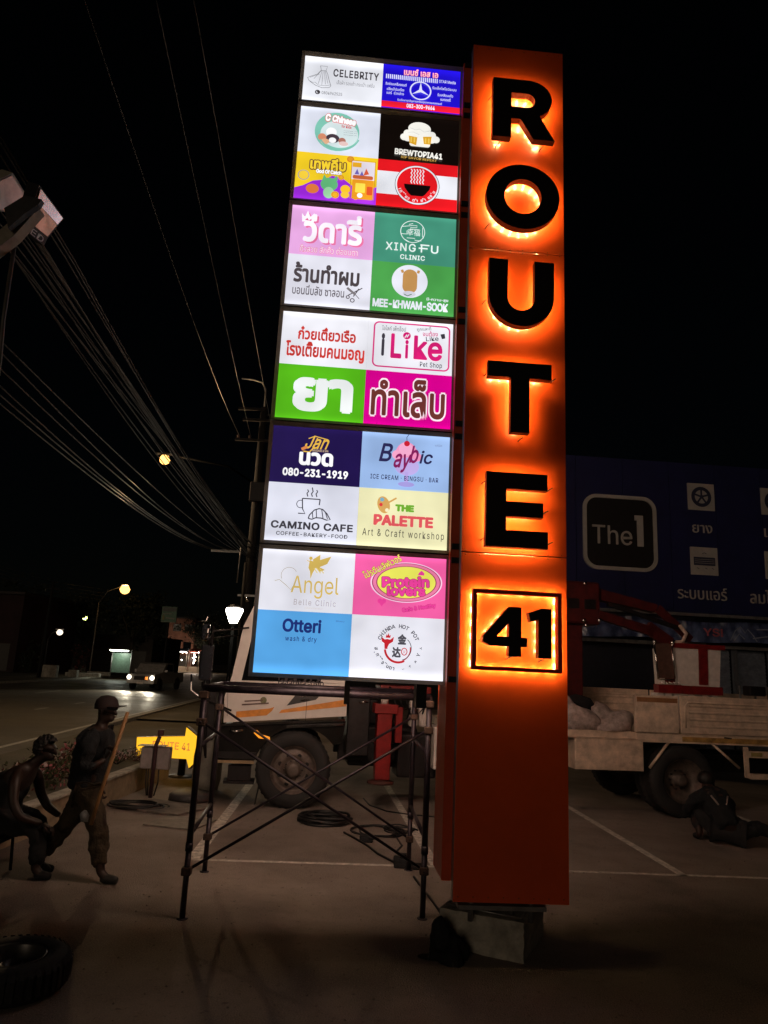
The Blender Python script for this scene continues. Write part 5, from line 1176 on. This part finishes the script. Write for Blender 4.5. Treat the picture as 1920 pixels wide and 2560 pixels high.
# worker crouching by the rear wheel
o3 = Vector((4.55, 9.85, 0))
pc = thing('person', 'worker in dark clothes with pale shoulder straps crouching on the paving by the rear wheel', 'person', o3)
def L3(p): return (p[0]-o3.x, p[1]-o3.y, p[2], *p[3:])
V = [L3((4.62,9.75,.20,.15,.16))]; E = []
chain(V, E, [L3((4.60,9.82,.34,.15,.17)), L3((4.56,9.90,.48,.15,.18)), L3((4.54,9.99,.60,.11,.15)), L3((4.53,10.04,.66,.06))], 0)
c3 = Vector((4.525-o3.x, 10.12-o3.y, .745)); head_mesh(V, E, L3((4.53,10.06,.69))[:3], c3, (.1,1,-.5))
chain(V, E, [L3((4.42,9.98,.58,.066)), L3((4.32,10.02,.50,.055)), L3((4.26,10.14,.34,.044)), L3((4.34,10.30,.28,.034)), L3((4.40,10.36,.27,.026))], 3)
chain(V, E, [L3((4.66,9.98,.58,.066)), L3((4.76,10.02,.50,.055)), L3((4.86,10.12,.36,.044)), L3((4.78,10.28,.28,.034)), L3((4.72,10.34,.27,.026))], 3)
chain(V, E, [L3((4.52,9.88,.20,.10)), L3((4.40,10.14,.34,.080)), L3((4.38,10.20,.30,.062)), L3((4.38,10.04,.12,.050)), L3((4.37,10.04,.05,.038)), L3((4.36,10.16,.03,.030))], 0)
chain(V, E, [L3((4.74,9.76,.18,.10)), L3((5.00,9.72,.24,.080)), L3((5.10,9.70,.22,.062)), L3((5.30,9.60,.10,.050)), L3((5.42,9.54,.06,.040)), L3((5.46,9.52,.12,.030))], 0)
skin('body', V, E, SKINM, pc); face(pc, tuple(c3), (.1,1,-.2), SKINM)
V = [L3((4.62,9.74,.18,.175,.185))]; E = []
chain(V, E, [L3((4.60,9.82,.33,.175,.19)), L3((4.56,9.90,.47,.17,.195)), L3((4.54,9.98,.59,.125,.165)), L3((4.53,10.03,.65,.07))], 0)
chain(V, E, [L3((4.41,9.98,.58,.085)), L3((4.31,10.02,.50,.074)), L3((4.26,10.14,.35,.060)), L3((4.32,10.27,.29,.046))], 3)
chain(V, E, [L3((4.67,9.98,.58,.085)), L3((4.77,10.02,.50,.074)), L3((4.86,10.12,.37,.060)), L3((4.80,10.25,.29,.046))], 3)
skin('jacket', V, E, SHIRT, pc)
V = [L3((4.62,9.76,.19,.155,.165))]; E = []
chain(V, E, [L3((4.52,9.88,.20,.125)), L3((4.40,10.14,.34,.100)), L3((4.38,10.20,.29,.082)), L3((4.38,10.05,.13,.070))], 0)
chain(V, E, [L3((4.74,9.76,.18,.125)), L3((5.00,9.72,.24,.100)), L3((5.10,9.70,.22,.082)), L3((5.28,9.61,.11,.068))], 0)
skin('trousers', V, E, VEST, pc)
for a, c_ in (((4.37,10.04,.05),(4.36,10.18,.035)), ((5.40,9.55,.07),(5.47,9.51,.15))): skin('shoe', [L3((*a,.048)), L3((*c_,.038))], [(0,1)], VEST, pc, 1)
fingers(pc, L3((4.40,10.36,.27))[:3], (.6,.6,-.4), (.3,0,-1), SKINM); fingers(pc, L3((4.72,10.34,.27))[:3], (-.6,.6,-.4), (-.3,0,-1), SKINM)
hm = bmesh.new(); bmesh.ops.create_icosphere(hm, subdivisions=3, radius=.108)
bmesh.ops.delete(hm, geom=[v for v in hm.verts if v.co.y > .05 and v.co.z < .03 or v.co.z < -.06], context='VERTS')
me = bpy.data.meshes.new('hair'); hm.to_mesh(me); hm.free(); me.materials.append(HAIRM); ho = link('hair', me, pc); ho.location = (c3.x, c3.y-.012, c3.z+.02)
STRP = mat('strap_pale', (.32,.27,.25), .5)
for x0, x1 in ((4.44,4.50),(4.66,4.60)):
    MB().m(STRP).tube([L3((x0,9.795,.60)), L3((x0*.5+x1*.5,9.755,.55)), L3((x1,9.72,.50))], .011, 6).build('strap', pc)

# ================================================================== LAMPS, POLES, WIRES
def point(parent, loc, e, col, r=.12, name='lamp_light'):
    l = bpy.data.lights.new(name, 'POINT'); l.energy = e; l.color = col; l.shadow_soft_size = r
    o = bpy.data.objects.new(name, l); COL.objects.link(o); o.parent = parent; o.location = loc; return o
SOD = glow('sodium_lens', (1.0,.52,.13), 3.4); WHL = glow('white_lens', (1.0,.93,.78), 12)
# park lantern behind the cab
ln = thing('park_lantern', 'brilliant white tapered lantern on a dark post behind the truck cab', 'lamp', (-3.23, 16.0, 0))
MB().m(mat('lantern_post',(.004,.004,.004),1.0,spec=0)).tube([(0,0,0),(0,0,2.80)], [.05,.035], 12).lathe([(0,2.84),(.08,2.84),(.08,2.80),(.03,2.76)], n=16).build('post', ln)
MB().m(WHL).lathe([(.065,2.80),(.20,3.12),(.18,3.17),(0,3.18)], n=8, smooth=False).build('lantern_glass', ln)
MB().m(DARK).lathe([(.18,3.185),(.19,3.20),(.02,3.27),(0,3.30)], n=8, smooth=False).build('cap', ln)
point(ln, (0, -.3, 2.95), 38, (1,.90,.70), .1)
def street_lamp(x, y, h, dx, ln_label, lens, e, col, lens_r=.16, tilt=.12, z_arm=.8, pole_dy=0, own=True):
    t = thing('street_lamp', ln_label, 'street lamp', (x, y, 0))
    pm_ = (mat('pole_steel',(.30,.26,.22),.6) if dx < -2 else POLEC) if own else mat('pole_black',(.002,.002,.002),1.0,spec=0)
    mb = MB().m(pm_)
    if own: mb.tube([(dx,pole_dy,0),(dx,pole_dy,h-z_arm)], [.07,.045], 10)
    mb.tube([(dx,pole_dy,h-z_arm-.05),(dx*.7,pole_dy*.7,h-z_arm*.35),(0,0,h+.06)], .035, 8).build('pole' if own else 'arm', t)
    MB().m(GALV if own else pm_).box(-.35,.35,-.14,.14,h+.0,h+.12,.04).build('head', t)
    MB().m(lens).lathe([(lens_r*.6,h-.002),(lens_r,h-lens_r*.7),(lens_r*.8,h-lens_r*1.3),(lens_r*.4,h-lens_r*1.6),(0,h-lens_r*1.7)], n=16).build('lens', t)
    point(t, (0,-.1,h-.25), e, col, .15); return t
street_lamp(-7.77, 24, 8.95, 3.2, 'lit amber street lamp on a long arm high over the road among the overhead wires', SOD, 1500, (1,.66,.36), .19, own=False)
street_lamp(-25.4, 71, 8.9, -2.4, 'amber street lamp on a curved arm on the far side of the road', SOD, 1400, (1,.62,.28), .50, z_arm=1.8)
street_lamp(-36.7, 90, 6.7, -1.0, 'small greenish lamp above the far footpath between the wires', glow('green_lens',(.85,1,.25),14), 60, (.8,1,.4), .30)
t = street_lamp(-26.4, 60, 3.9, -.9, 'small flat white lamp in front of the dark shops on the far side', glow('flat_lens',(1,.85,.65),1.8), 40, (1,.85,.7), .26)

up_ = thing('utility_pole', 'tall concrete utility pole with crossarms standing just left of the light boxes', 'pole', (-4.45, 24.0, 0))
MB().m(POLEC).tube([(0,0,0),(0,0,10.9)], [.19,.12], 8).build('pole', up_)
MB().m(GALV).tube([(0,0,10.5),(0,0,11.6),(-.15,0,11.85),(-.5,0,11.95),(-.9,0,11.97)], .03, 8).build('lamp_arm', up_)
for z, a, b in ((10.75,-.9,.05),(10.35,-.7,1.1),(9.6,-.9,1.0)): MB().m(POLEC).box(a, b, -.14, -.06, z, z+.09).build('crossarm', up_)
MB().m(POLEC).tube([(.05,0,10.6),(.55,0,10.75),(.9,0,10.72)], .03, 6).build('bracket', up_)
for x in (-.8,-.4,.4,.8): MB().m(mat('insulator',(.10,.07,.06),.3)).lathe([(.02,0),(.06,.03),(.03,.06),(.06,.09),(.03,.13),(0,.14)], (x,-.1,9.69), n=10).build('insulator', up_)
MB().m(DARK).box(-.2,.5,-.3,-.14,7.4,8.1,.03).build('switch_box', up_)
MB().m(GALV).box(-1.35,-.35,-.12,-.06,5.62,5.70).build('telecom_bracket', up_); MB().m(GALV).box(-.3,.5,-.2,-.15,4.15,4.22).build('telecom_bracket', up_)
MB().m(GALV).tube([(-.35,-.1,5.85),(-.38,-.1,4.6)], .025, 6).build('conduit', up_); MB().m(POLEC).tube([(-.12,-.22,5.3),(-.12,-.22,0)], .05, 8).build('conduit', up_)
MB().m(CHROME).lathe([(0,0),(.07,.03),(.09,.1),(.05,.16),(0,.18)], (.05,-.25,3.95), n=12).build('unlit_floodlight', up_)
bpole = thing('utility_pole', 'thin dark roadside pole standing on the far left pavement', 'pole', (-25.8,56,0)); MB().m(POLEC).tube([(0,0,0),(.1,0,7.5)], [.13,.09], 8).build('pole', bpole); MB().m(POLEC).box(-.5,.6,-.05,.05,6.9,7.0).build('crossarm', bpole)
WIREM = mat('wire_grey', (.07,.07,.07), .40, .3, noise=.2)
WR = [((-3.72,7.0,5.98),(-4.29,24.0,5.63),.10),((-3.62,7.0,6.23),(-4.23,24.0,5.77),.26),((-3.9,7.0,6.31),(-4.49,24.0,5.55),.05),((-4.38,7.0,6.58),(-4.59,24.0,5.89),.02),((-4.35,7.0,6.39),(-4.46,24.0,5.96),.10),
 ((-3.80,7.0,6.12),(-4.35,24.0,5.50),.16),((-3.66,7.0,6.05),(-4.30,24.0,5.40),.30),((-3.95,7.0,6.2),(-4.4,24.0,5.7),.2),
 ((-3.56,6.0,4.75),(-5.0,24.0,5.72),.18),((-3.52,6.0,4.48),(-5.0,24.0,5.71),.34),((-3.49,6.0,4.31),(-5.06,24.0,5.70),.42),((-3.47,6.0,4.22),(-5.4,24.0,5.70),.32),((-3.46,6.0,4.14),(-5.66,24.0,5.70),.26),((-3.50,6.0,4.60),(-5.2,24.0,5.70),.30),
 ((-3.32,6.0,8.54),(-5.25,24.0,9.83),.26),((-2.59,6.0,8.58),(-4.85,24.0,9.83),.05),((-2.17,6.0,8.46),(-4.05,24.0,9.83),.0)]
random.seed(5)
for k in range(9):
    a, b2, s = WR[k % 8]; WR.insert(8, ((a[0]+random.uniform(-.18,.18), a[1], a[2]+random.uniform(-.15,.15)), (-4.35+random.uniform(-.12,.12), 24.0, 5.65+random.uniform(-.4,.25)), random.uniform(.05,.5)))
wl = ['in the right hand bundle of telephone wires','in the sagging lower fan of wires','high overhead, faint against the black sky']
pos_ = ['first','second','third','fourth','fifth','sixth','seventh','eighth','ninth','tenth','eleventh','twelfth','thirteenth','fourteenth','fifteenth','sixteenth','seventeenth']
for i, (a, b, s) in enumerate(WR):
    gi = 0 if i < 17 else (1 if i < 23 else 2); A, B_ = Vector(a), Vector(b); pts = []
    for k in range(-14, 25):
        t = k/24; q = A.lerp(B_, t); q.z -= 4*s*t*(1-t) if t > 0 else 4*s*t*(1-t)*.3; pts.append(q)
    j = i-(0, 17, 23)[gi]
    rb0 = (.010, .009, .007)[gi]; MB().m(WIREM).tube(pts, [rb0*(.45+.55*max(0, min(1, k/22))) for k in range(len(pts))], 5).build('overhead_wire', label='%s dark wire counted from the %s %s' % (pos_[j], 'lowest' if gi < 2 else 'left', wl[gi]), cat='wire', group='overhead wires along the road')
for k in range(4):
    MB().m(WIREM).tube([(-4.4+.03*k,24,5.7+.1*k),(-6.5,45,5.4+.12*k),(-9.0,70,6.0+.14*k)], .012, 5).build('overhead_wire', label='%s thin wire running on down the road beyond the utility pole' % pos_[k], cat='wire', group='wires beyond the utility pole')
for k in range(4):
    MB().m(WIREM).tube([(-27.3+1.8*.0,72,7.4+.35*k),(-29,62,7.2+.3*k),(-31.5,56,8.0+.3*k)], .025, 5).build('overhead_wire', label='%s wire from the bottom across to the far side lamp pole' % pos_[k], cat='wire', group='wires on the far side of the road')

# floodlights at top left, on a short mast arm
fl = thing('light_mast', 'slim grey mast with a sloping brown arm carrying the floodlights at the left edge', 'mast', (0,0,0))
MB().m(mat('mast_grey',(.15,.14,.13),.5,.4)).tube([(-2.39,4.0,4.49),(-2.377,4.0,3.97),(-2.354,4.0,3.70),(-2.33,4.0,0)], .013, 8).build('pole', fl)
def plate(name, parent, pts, m, d):
    n = len(pts); mb = MB().m(m); P = [Vector(p) for p in pts]; d = Vector(d)
    mb.add([p[:] for p in P]+[(p+d)[:] for p in P], [tuple(range(n)), tuple(range(2*n-1, n-1, -1))]+[(i,(i+1)%n,(i+1)%n+n,i+n) for i in range(n)]); return mb.build(name, parent)
plate('arm', fl, [(-2.70,3.9,4.10),(-2.70,3.9,4.22),(-2.253,3.9,4.722),(-2.222,3.9,4.68),(-2.344,3.9,4.48)], mat('arm_brown',(.34,.29,.22),.6), (0,.08,0))
plate('bracket', fl, [(-2.404,3.85,4.631),(-2.35,3.85,4.676),(-2.292,3.85,4.726),(-2.186,3.85,4.704),(-2.202,3.85,4.665),(-2.275,3.85,4.60),(-2.358,3.85,4.497)], DARK, (0,.04,0))
NF = Vector((.92,-.16,-.36)).normalized()
def flood(label, corners, lensm, bandm, cream):
    P = [Vector(p) for p in corners]; c = sum(P, Vector())/len(P); t = thing('floodlight', label, 'floodlight', c, 0, 'floodlights on the mast')
    L = [p-c for p in P]
    hm = mat('cream',(.50,.44,.34),.5) if cream else DARK
    plate('housing', t, [p*1.10 for p in L], hm, -NF*.09)
    plate('lens', t, [p*.98+NF*.004 for p in L], lensm, -NF*.003)
    if bandm: plate('reflect_plate', t, [L[1]*.97+NF*.009, L[2]*.97+NF*.009, (L[2]*.62+L[3]*.33)+NF*.009, (L[1]*.58+L[0]*.36)+NF*.009], bandm, -NF*.003)  # white band on the lens stands in for a reflection of the lit panels
    return t, L
MIRT = mat('lens_tan',(.62,.42,.30),.34,.85,noise=.35,scale=14); MIRW = mat('lens_reflection_white',(.9,.9,.98),.25,.9)
fd, L = flood('unlit square floodlight with tan lens and white lettering on its side', [(-2.29,3.937,4.604),(-2.224,3.874,4.801),(-2.191,4.133,4.772),(-2.256,4.11,4.616)], MIRT, MIRW, False)
# letters on the lower edge of the housing
ed_ = (L[3]-L[0]); nrm = (-NF).cross(ed_).normalized(); nrm = nrm if nrm.z < 0 else -nrm
plate('driver_box', fd, [L[0]*1.1-NF*.0, L[3]*1.1-NF*.0, L[3]*1.1-NF*.0+nrm*.05, L[0]*1.1+nrm*.05], DARK, -NF*.06)
vs, fs = text2d('LED'); x0,y0,x1,y1 = bbox(vs); mb = MB().m(mat('mark_white',(.7,.7,.7),.4)); A0 = L[0]*1.1+NF*.002+nrm*.045; eu = ed_*.95; ev = -nrm*.038
mb.add([tuple(A0+eu*((x-x0)/(x1-x0))+ev*((y-y0)/(y1-y0))) for x, y in vs], fs); mb.build('lettering', fd)
flood('second floodlight with pale cream frame cut by the left edge of the photo', [(-2.56,3.867,4.774),(-2.47,3.974,4.956),(-2.457,4.126,4.922),(-2.512,4.111,4.789),(-2.583,3.938,4.684)], mat('lens_tan2',(.5,.4,.36),.4,.8), None, True)

# ---------------------------------------------------------------- approaching pickup
pk = thing('pickup_truck', 'dark pickup truck driving towards the camera with headlights on', 'pickup', (-14.65, 45.6, 0), R(-5))
CARD_ = mat('car_paint', (.55,.53,.52), .25, .3, coat=.8)
side_ = [(0,.42),(0,.80),(.10,.98),(1.25,1.12),(1.75,1.62),(2.1,1.72),(3.0,1.72),(3.25,1.12),(5.1,1.10),(5.15,.5),(4.6,.42),(4.5,.7),(4.1,.85),(3.7,.7),(3.6,.42),(1.4,.42),(1.3,.72),(.95,.86),(.6,.72),(.5,.42)]
MB().m(CARD_).prism([(p[0], p[1]) for p in side_], -.88, .88, 'x').build('body', pk)
MB().m(GLASSD).add([(-.76,1.30,1.17),(.76,1.30,1.17),(.66,1.745,1.60),(-.66,1.745,1.60)],[(0,1,2,3)]).build('windscreen', pk)
MB().m(GLASSD).add([(.884,1.75,1.18),(.884,3.05,1.18),(.884,2.9,1.62),(.884,2.0,1.62)],[(0,1,2,3)]).build('side_window', pk)
HL = glow('headlight_glow', (1,.88,.66), 9)
for x in (-.74, .74):
    MB().m(HL).lathe([(0,-.035),(.11,-.03),(.13,.0)], (x,-.01,.78), 'y', 14).build('headlight', pk)
    sl = bpy.data.lights.new('headlight_beam','SPOT'); sl.energy = 500; sl.spot_size = R(70); sl.spot_blend = .8; sl.color = (1,.88,.66); sl.shadow_soft_size = .1
    so = bpy.data.objects.new('headlight_beam', sl); COL.objects.link(so); so.parent = pk; so.location = (x,-.12,.78); so.rotation_euler = (R(82),0,R(180)); 
    MB().m(RUBBER).lathe([(0,-.11),(.2,-.11),(.36,-.09),(.37,0),(.36,.09),(.2,.11),(0,.11)], (x*1.15,.95,.37), 'x', 20).build('wheel', pk); MB().m(RUBBER).lathe([(0,-.11),(.2,-.11),(.36,-.09),(.37,0),(.36,.09),(.2,.11),(0,.11)], (x*1.15,4.1,.37), 'x', 20).build('wheel', pk)
MB().m(DARK).box(-.42,.42,-.03,.02,.62,.86,.01).build('grille', pk); MB().m(WHITEP).box(-.20,.20,-.045,-.031,.40,.50).build('number_plate', pk)
MB().m(mat('amber2',(.8,.2,.02),.3,emit=(1,.3,.05),es=3)).box(.30,.44,-.03,-.005,.66,.84).build('indicator', pk)
for x in (-1.0,1.0): MB().m(CARD_).box(x-.1,x+.1,1.5,1.6,1.12,1.28,.03).build('wing_mirror', pk)

# ---------------------------------------------------------------- distant roadside
def pos(u, y): return u*y
sg = thing('road_sign', 'green and white roadside sign on a post beyond the pickup', 'sign', (-17.5, 60, 0)); MB().m(POLEC).tube([(0,0,0),(0,0,5.0)], .08, 8).build('post', sg)
MB().m(mat('sign_green',(.10,.26,.15),.4)).box(-.62,.62,-.1,.02,4.95,6.25).build('board', sg)
S_ = Sheet(1.24,1.3,step=.01); pl_ = mat('sign_pale',(.35,.38,.30),.5); S_.rect(.05,.03,.97,.30, mat('sign_grey',(.16,.18,.16),.5)); S_.line([(.1,.48),(.7,.44)], .06, pl_); S_.rect(.08,.56,.22,.86, mat('sign_yel',(.35,.34,.12),.5)); S_.line([(.3,.72),(.9,.76)], .09, pl_); S_.line([(.03,.97),(.97,.97)], .03, pl_); S_.build(sg, (-.62,-.11,4.95), 'print')
BARK = mat('bark', (.05,.04,.03), .9); LF = mat('tree_leaf', (.022,.028,.014), .7, noise=.5, scale=3)
def tree(x, y, h, rad, seed, label, leaf=.28, n=1500):
    rnd = random.Random(seed); t = thing('street_tree', label, 'tree', (x, y, 0), 0, 'trees along the far road')
    mb = MB().m(BARK).tube([(0,0,0),(.1,0,h*.35),(.05,.1,h*.6)], [.22,.17,.09], 8)
    for k in range(6):
        a = k*1.05; mb.tube([(.1,0,h*.38),(rad*.4*math.cos(a),rad*.4*math.sin(a),h*.6),(rad*.75*math.cos(a),rad*.75*math.sin(a),h*.78)], [.10,.06,.02], 6)
    mb.build('trunk', t); cb = MB().m(LF); cl = [(rnd.gauss(0,.5), rnd.gauss(0,.5), rnd.uniform(.0,1), rnd.uniform(.2,.42)) for _ in range(22)]
    for k in range(n):
        q = cl[k % 22]; p = Vector((rad*(q[0]+rnd.gauss(0,q[3]*.5)), rad*(q[1]+rnd.gauss(0,q[3]*.5)), h*.42+h*.5*(q[2]+rnd.gauss(0,q[3]*.35))))
        a = Vector([rnd.gauss(0,1) for _ in range(3)]).normalized(); b = a.cross(Vector([rnd.gauss(0,1) for _ in range(3)])).normalized(); s = leaf*rnd.uniform(.5,1.2)
        cb.add([p-a*s, p-b*s*.5, p+a*s, p+b*s*.5], [(0,1,2,3)])
    cb.build('crown', t, kind='stuff')
tree(-25.8, 76, 9.0, 2.8, 1, 'dark leafy tree right behind the pickup')
tree(-31.0, 96, 9.5, 3.2, 2, 'tall dark tree between the pickup and the green sign')
tree(-33.5, 82, 9, 3.8, 3, 'shadowy tree behind the far side lamp pole')
tree(-30.5, 124, 10, 4.4, 4, 'dark tree above the bright stalls at the end of the road')
tree(-45, 88, 11, 5, 5, 'big shadowy tree at the far left')
CPY = mat('canopy_pale',(.3,.28,.25),.6)
def shop_block(x, y, wd, dp, h, label, col, rz=R(-8)):
    t = thing('shophouse', label, 'building', (x, y, 0), rz, 'shophouses on the far side'); wm = mat('shopwall_%d' % int(1000*col[0]+h*7), col, .8, noise=.4, scale=.6)
    MB().m(wm).box(0, wd, 0, dp, 0, h).build('wall', t); MB().m(mat('shop_roof',(.06,.05,.05),.7)).box(-.2, wd+.2, -.3, dp, h+.003, h+.25).build('roof', t)
    n = max(2, int(wd/3.6))
    for k in range(n):
        x0 = .4+k*(wd-.6)/n; MB().m(mat('shop_shutter',(.10,.09,.08),.5)).box(x0, x0+(wd-.6)/n-.5, -.04, -.003, .1, 2.7).build('door', t)
        for z in range(1, int(h/3)): MB().m(GLASSD).box(x0+.4, x0+1.8, -.04, -.003, 3*z+.8, 3*z+2.0).build('window', t)
shop_block(-62, 66, 16, 10, 6.5, 'dark two storey shophouse at the far left', (.03,.028,.03)); shop_block(-44, 72, 9, 10, 7.5, 'dim reddish shophouse behind the small white lamp', (.045,.02,.02)); shop_block(-34.2, 86, 8, 8, 4.2, 'low pale shophouse right of the far lamp pole', (.06,.05,.04))
shop_block(-36.6, 126, 4.6, 8, 9, 'reddish lit shophouse above the bright stalls', (.34,.16,.11), R(0))
rb_ = thing('bus_shelter', 'small shelter with a bright tube light left of the pickup', 'shelter', (-22.6, 64, 0)); MB().m(CPY).box(-.9,.9,-.6,.6,2.55,2.65).build('roof', rb_)
for x in (-.85,.85): MB().m(GALV).tube([(x,.5,.1),(x,.5,2.55)], .05, 8).build('post', rb_)
MB().m(mat('shelter_green',(.10,.16,.12),.4)).box(-.8,.8,.52,.56,.6,2.3).build('back_panel', rb_); MB().m(glow('tube_white',(.95,1,.85),18)).box(-.8,.8,-.35,-.25,2.44,2.54).build('tube_light', rb_); point(rb_, (0,-.3,2.3), 60, (.95,1,.85), .3)
random.seed(12)
hot = glow('stall_bulb',(1,.80,.58),34); wh = glow('stall_tube',(1,.95,.88),22); pkk = glow('stall_pink',(1,.45,.40),4)
lab5 = ['leftmost lit market stall right behind the pickup roof','second lit market stall from the pickup','middle lit market stall with bright tubes','fourth lit market stall from the pickup','rightmost lit market stall beside the truck mirror']
for k in range(5):
    x = -34.6+1.75*k; y = 115+.8*k
    t = thing('market_stall', lab5[k], 'stall', (x, y, 0), 0, 'lit market stalls at the end of the road')
    MB().m(mat('awning_%d' % (k % 3), ((.45,.12,.08),(.5,.45,.4),(.15,.2,.3))[k % 3], .7)).add([(-.85,-.8,3.35),(.85,-.8,3.35),(.85,.8,3.75),(-.85,.8,3.75),(-.85,-.8,3.3),(.85,-.8,3.3),(.85,.8,3.7),(-.85,.8,3.7)],[(0,1,2,3),(7,6,5,4),(0,4,5,1),(1,5,6,2),(2,6,7,3),(3,7,4,0)]).build('awning', t)
    for sx in (-.8,.8):
        for sy in (-.7,.7): MB().m(GALV).tube([(sx,sy,0),(sx,sy,3.35)], .03, 6).build('post', t)
    MB().m(mat('counter',(.4,.34,.28),.6)).box(-.75,.75,-.5,.3,.0,.9,.02).build('counter', t)
    for j in range(5):
        bx, bz = random.uniform(-.7,.7), random.uniform(1.8,3.25); MB().m(random.choice((hot,wh))).lathe([(0,-.10),(.10,0),(0,.10)], (bx,-.6,bz), n=8, smooth=True).build('bulb', t)
    if k % 2: MB().m(wh).box(-.04,.04,-.62,-.58,1.4,3.0).build('tube_light', t)
    MB().m(pkk if k % 2 else wh).box(-.6,.5,-.70,-.66,3.1,3.2).build('tube_light', t)
    point(t, (0,-.9,2.9), 160, (1,.72,.5), .3)
for k, (x, y, a, b, h) in enumerate(((-25.6,57.5,1.1,.5,.95),(-25.0,60.5,.7,.5,.6),(-25.6,64,3.0,.4,.32),(-26.5,70,2.2,.4,.35))):
    MB().m(CONC).box(-a/2,a/2,-b/2,b/2,0,h,.03).build('concrete_block', label=['taller pale concrete block at the foot of the far left pole','smaller concrete block right of the tall one','long low concrete barrier left of the lamp pole','low concrete barrier at the foot of the lamp pole'][k], cat='concrete block', group='concrete blocks on the far kerb').location = (x, y, .12)
for k, (x, y) in enumerate(((-29.5,72.5),(-27.1,75.5),(-33.2,70))):
    t = thing('shrub', ['red leaved shrub left of the far lamp pole','rounded green shrub right of the far lamp pole','green shrub farthest left behind the concrete barrier'][k], 'shrub', (x,y,.1), 0, 'shrubs on the far pavement'); bush((0,0,0),(.9,.9,2.6),500,80+k,.13,(LF,LF) if k else (LEAFD,LF)).build('leaves', t, kind='stuff'); MB().m(BARK).tube([(0,0,0),(0,0,1.2)], .05, 5).build('stem', t)
# backdrop darkness: distant buildings beyond the tyre shop give no light
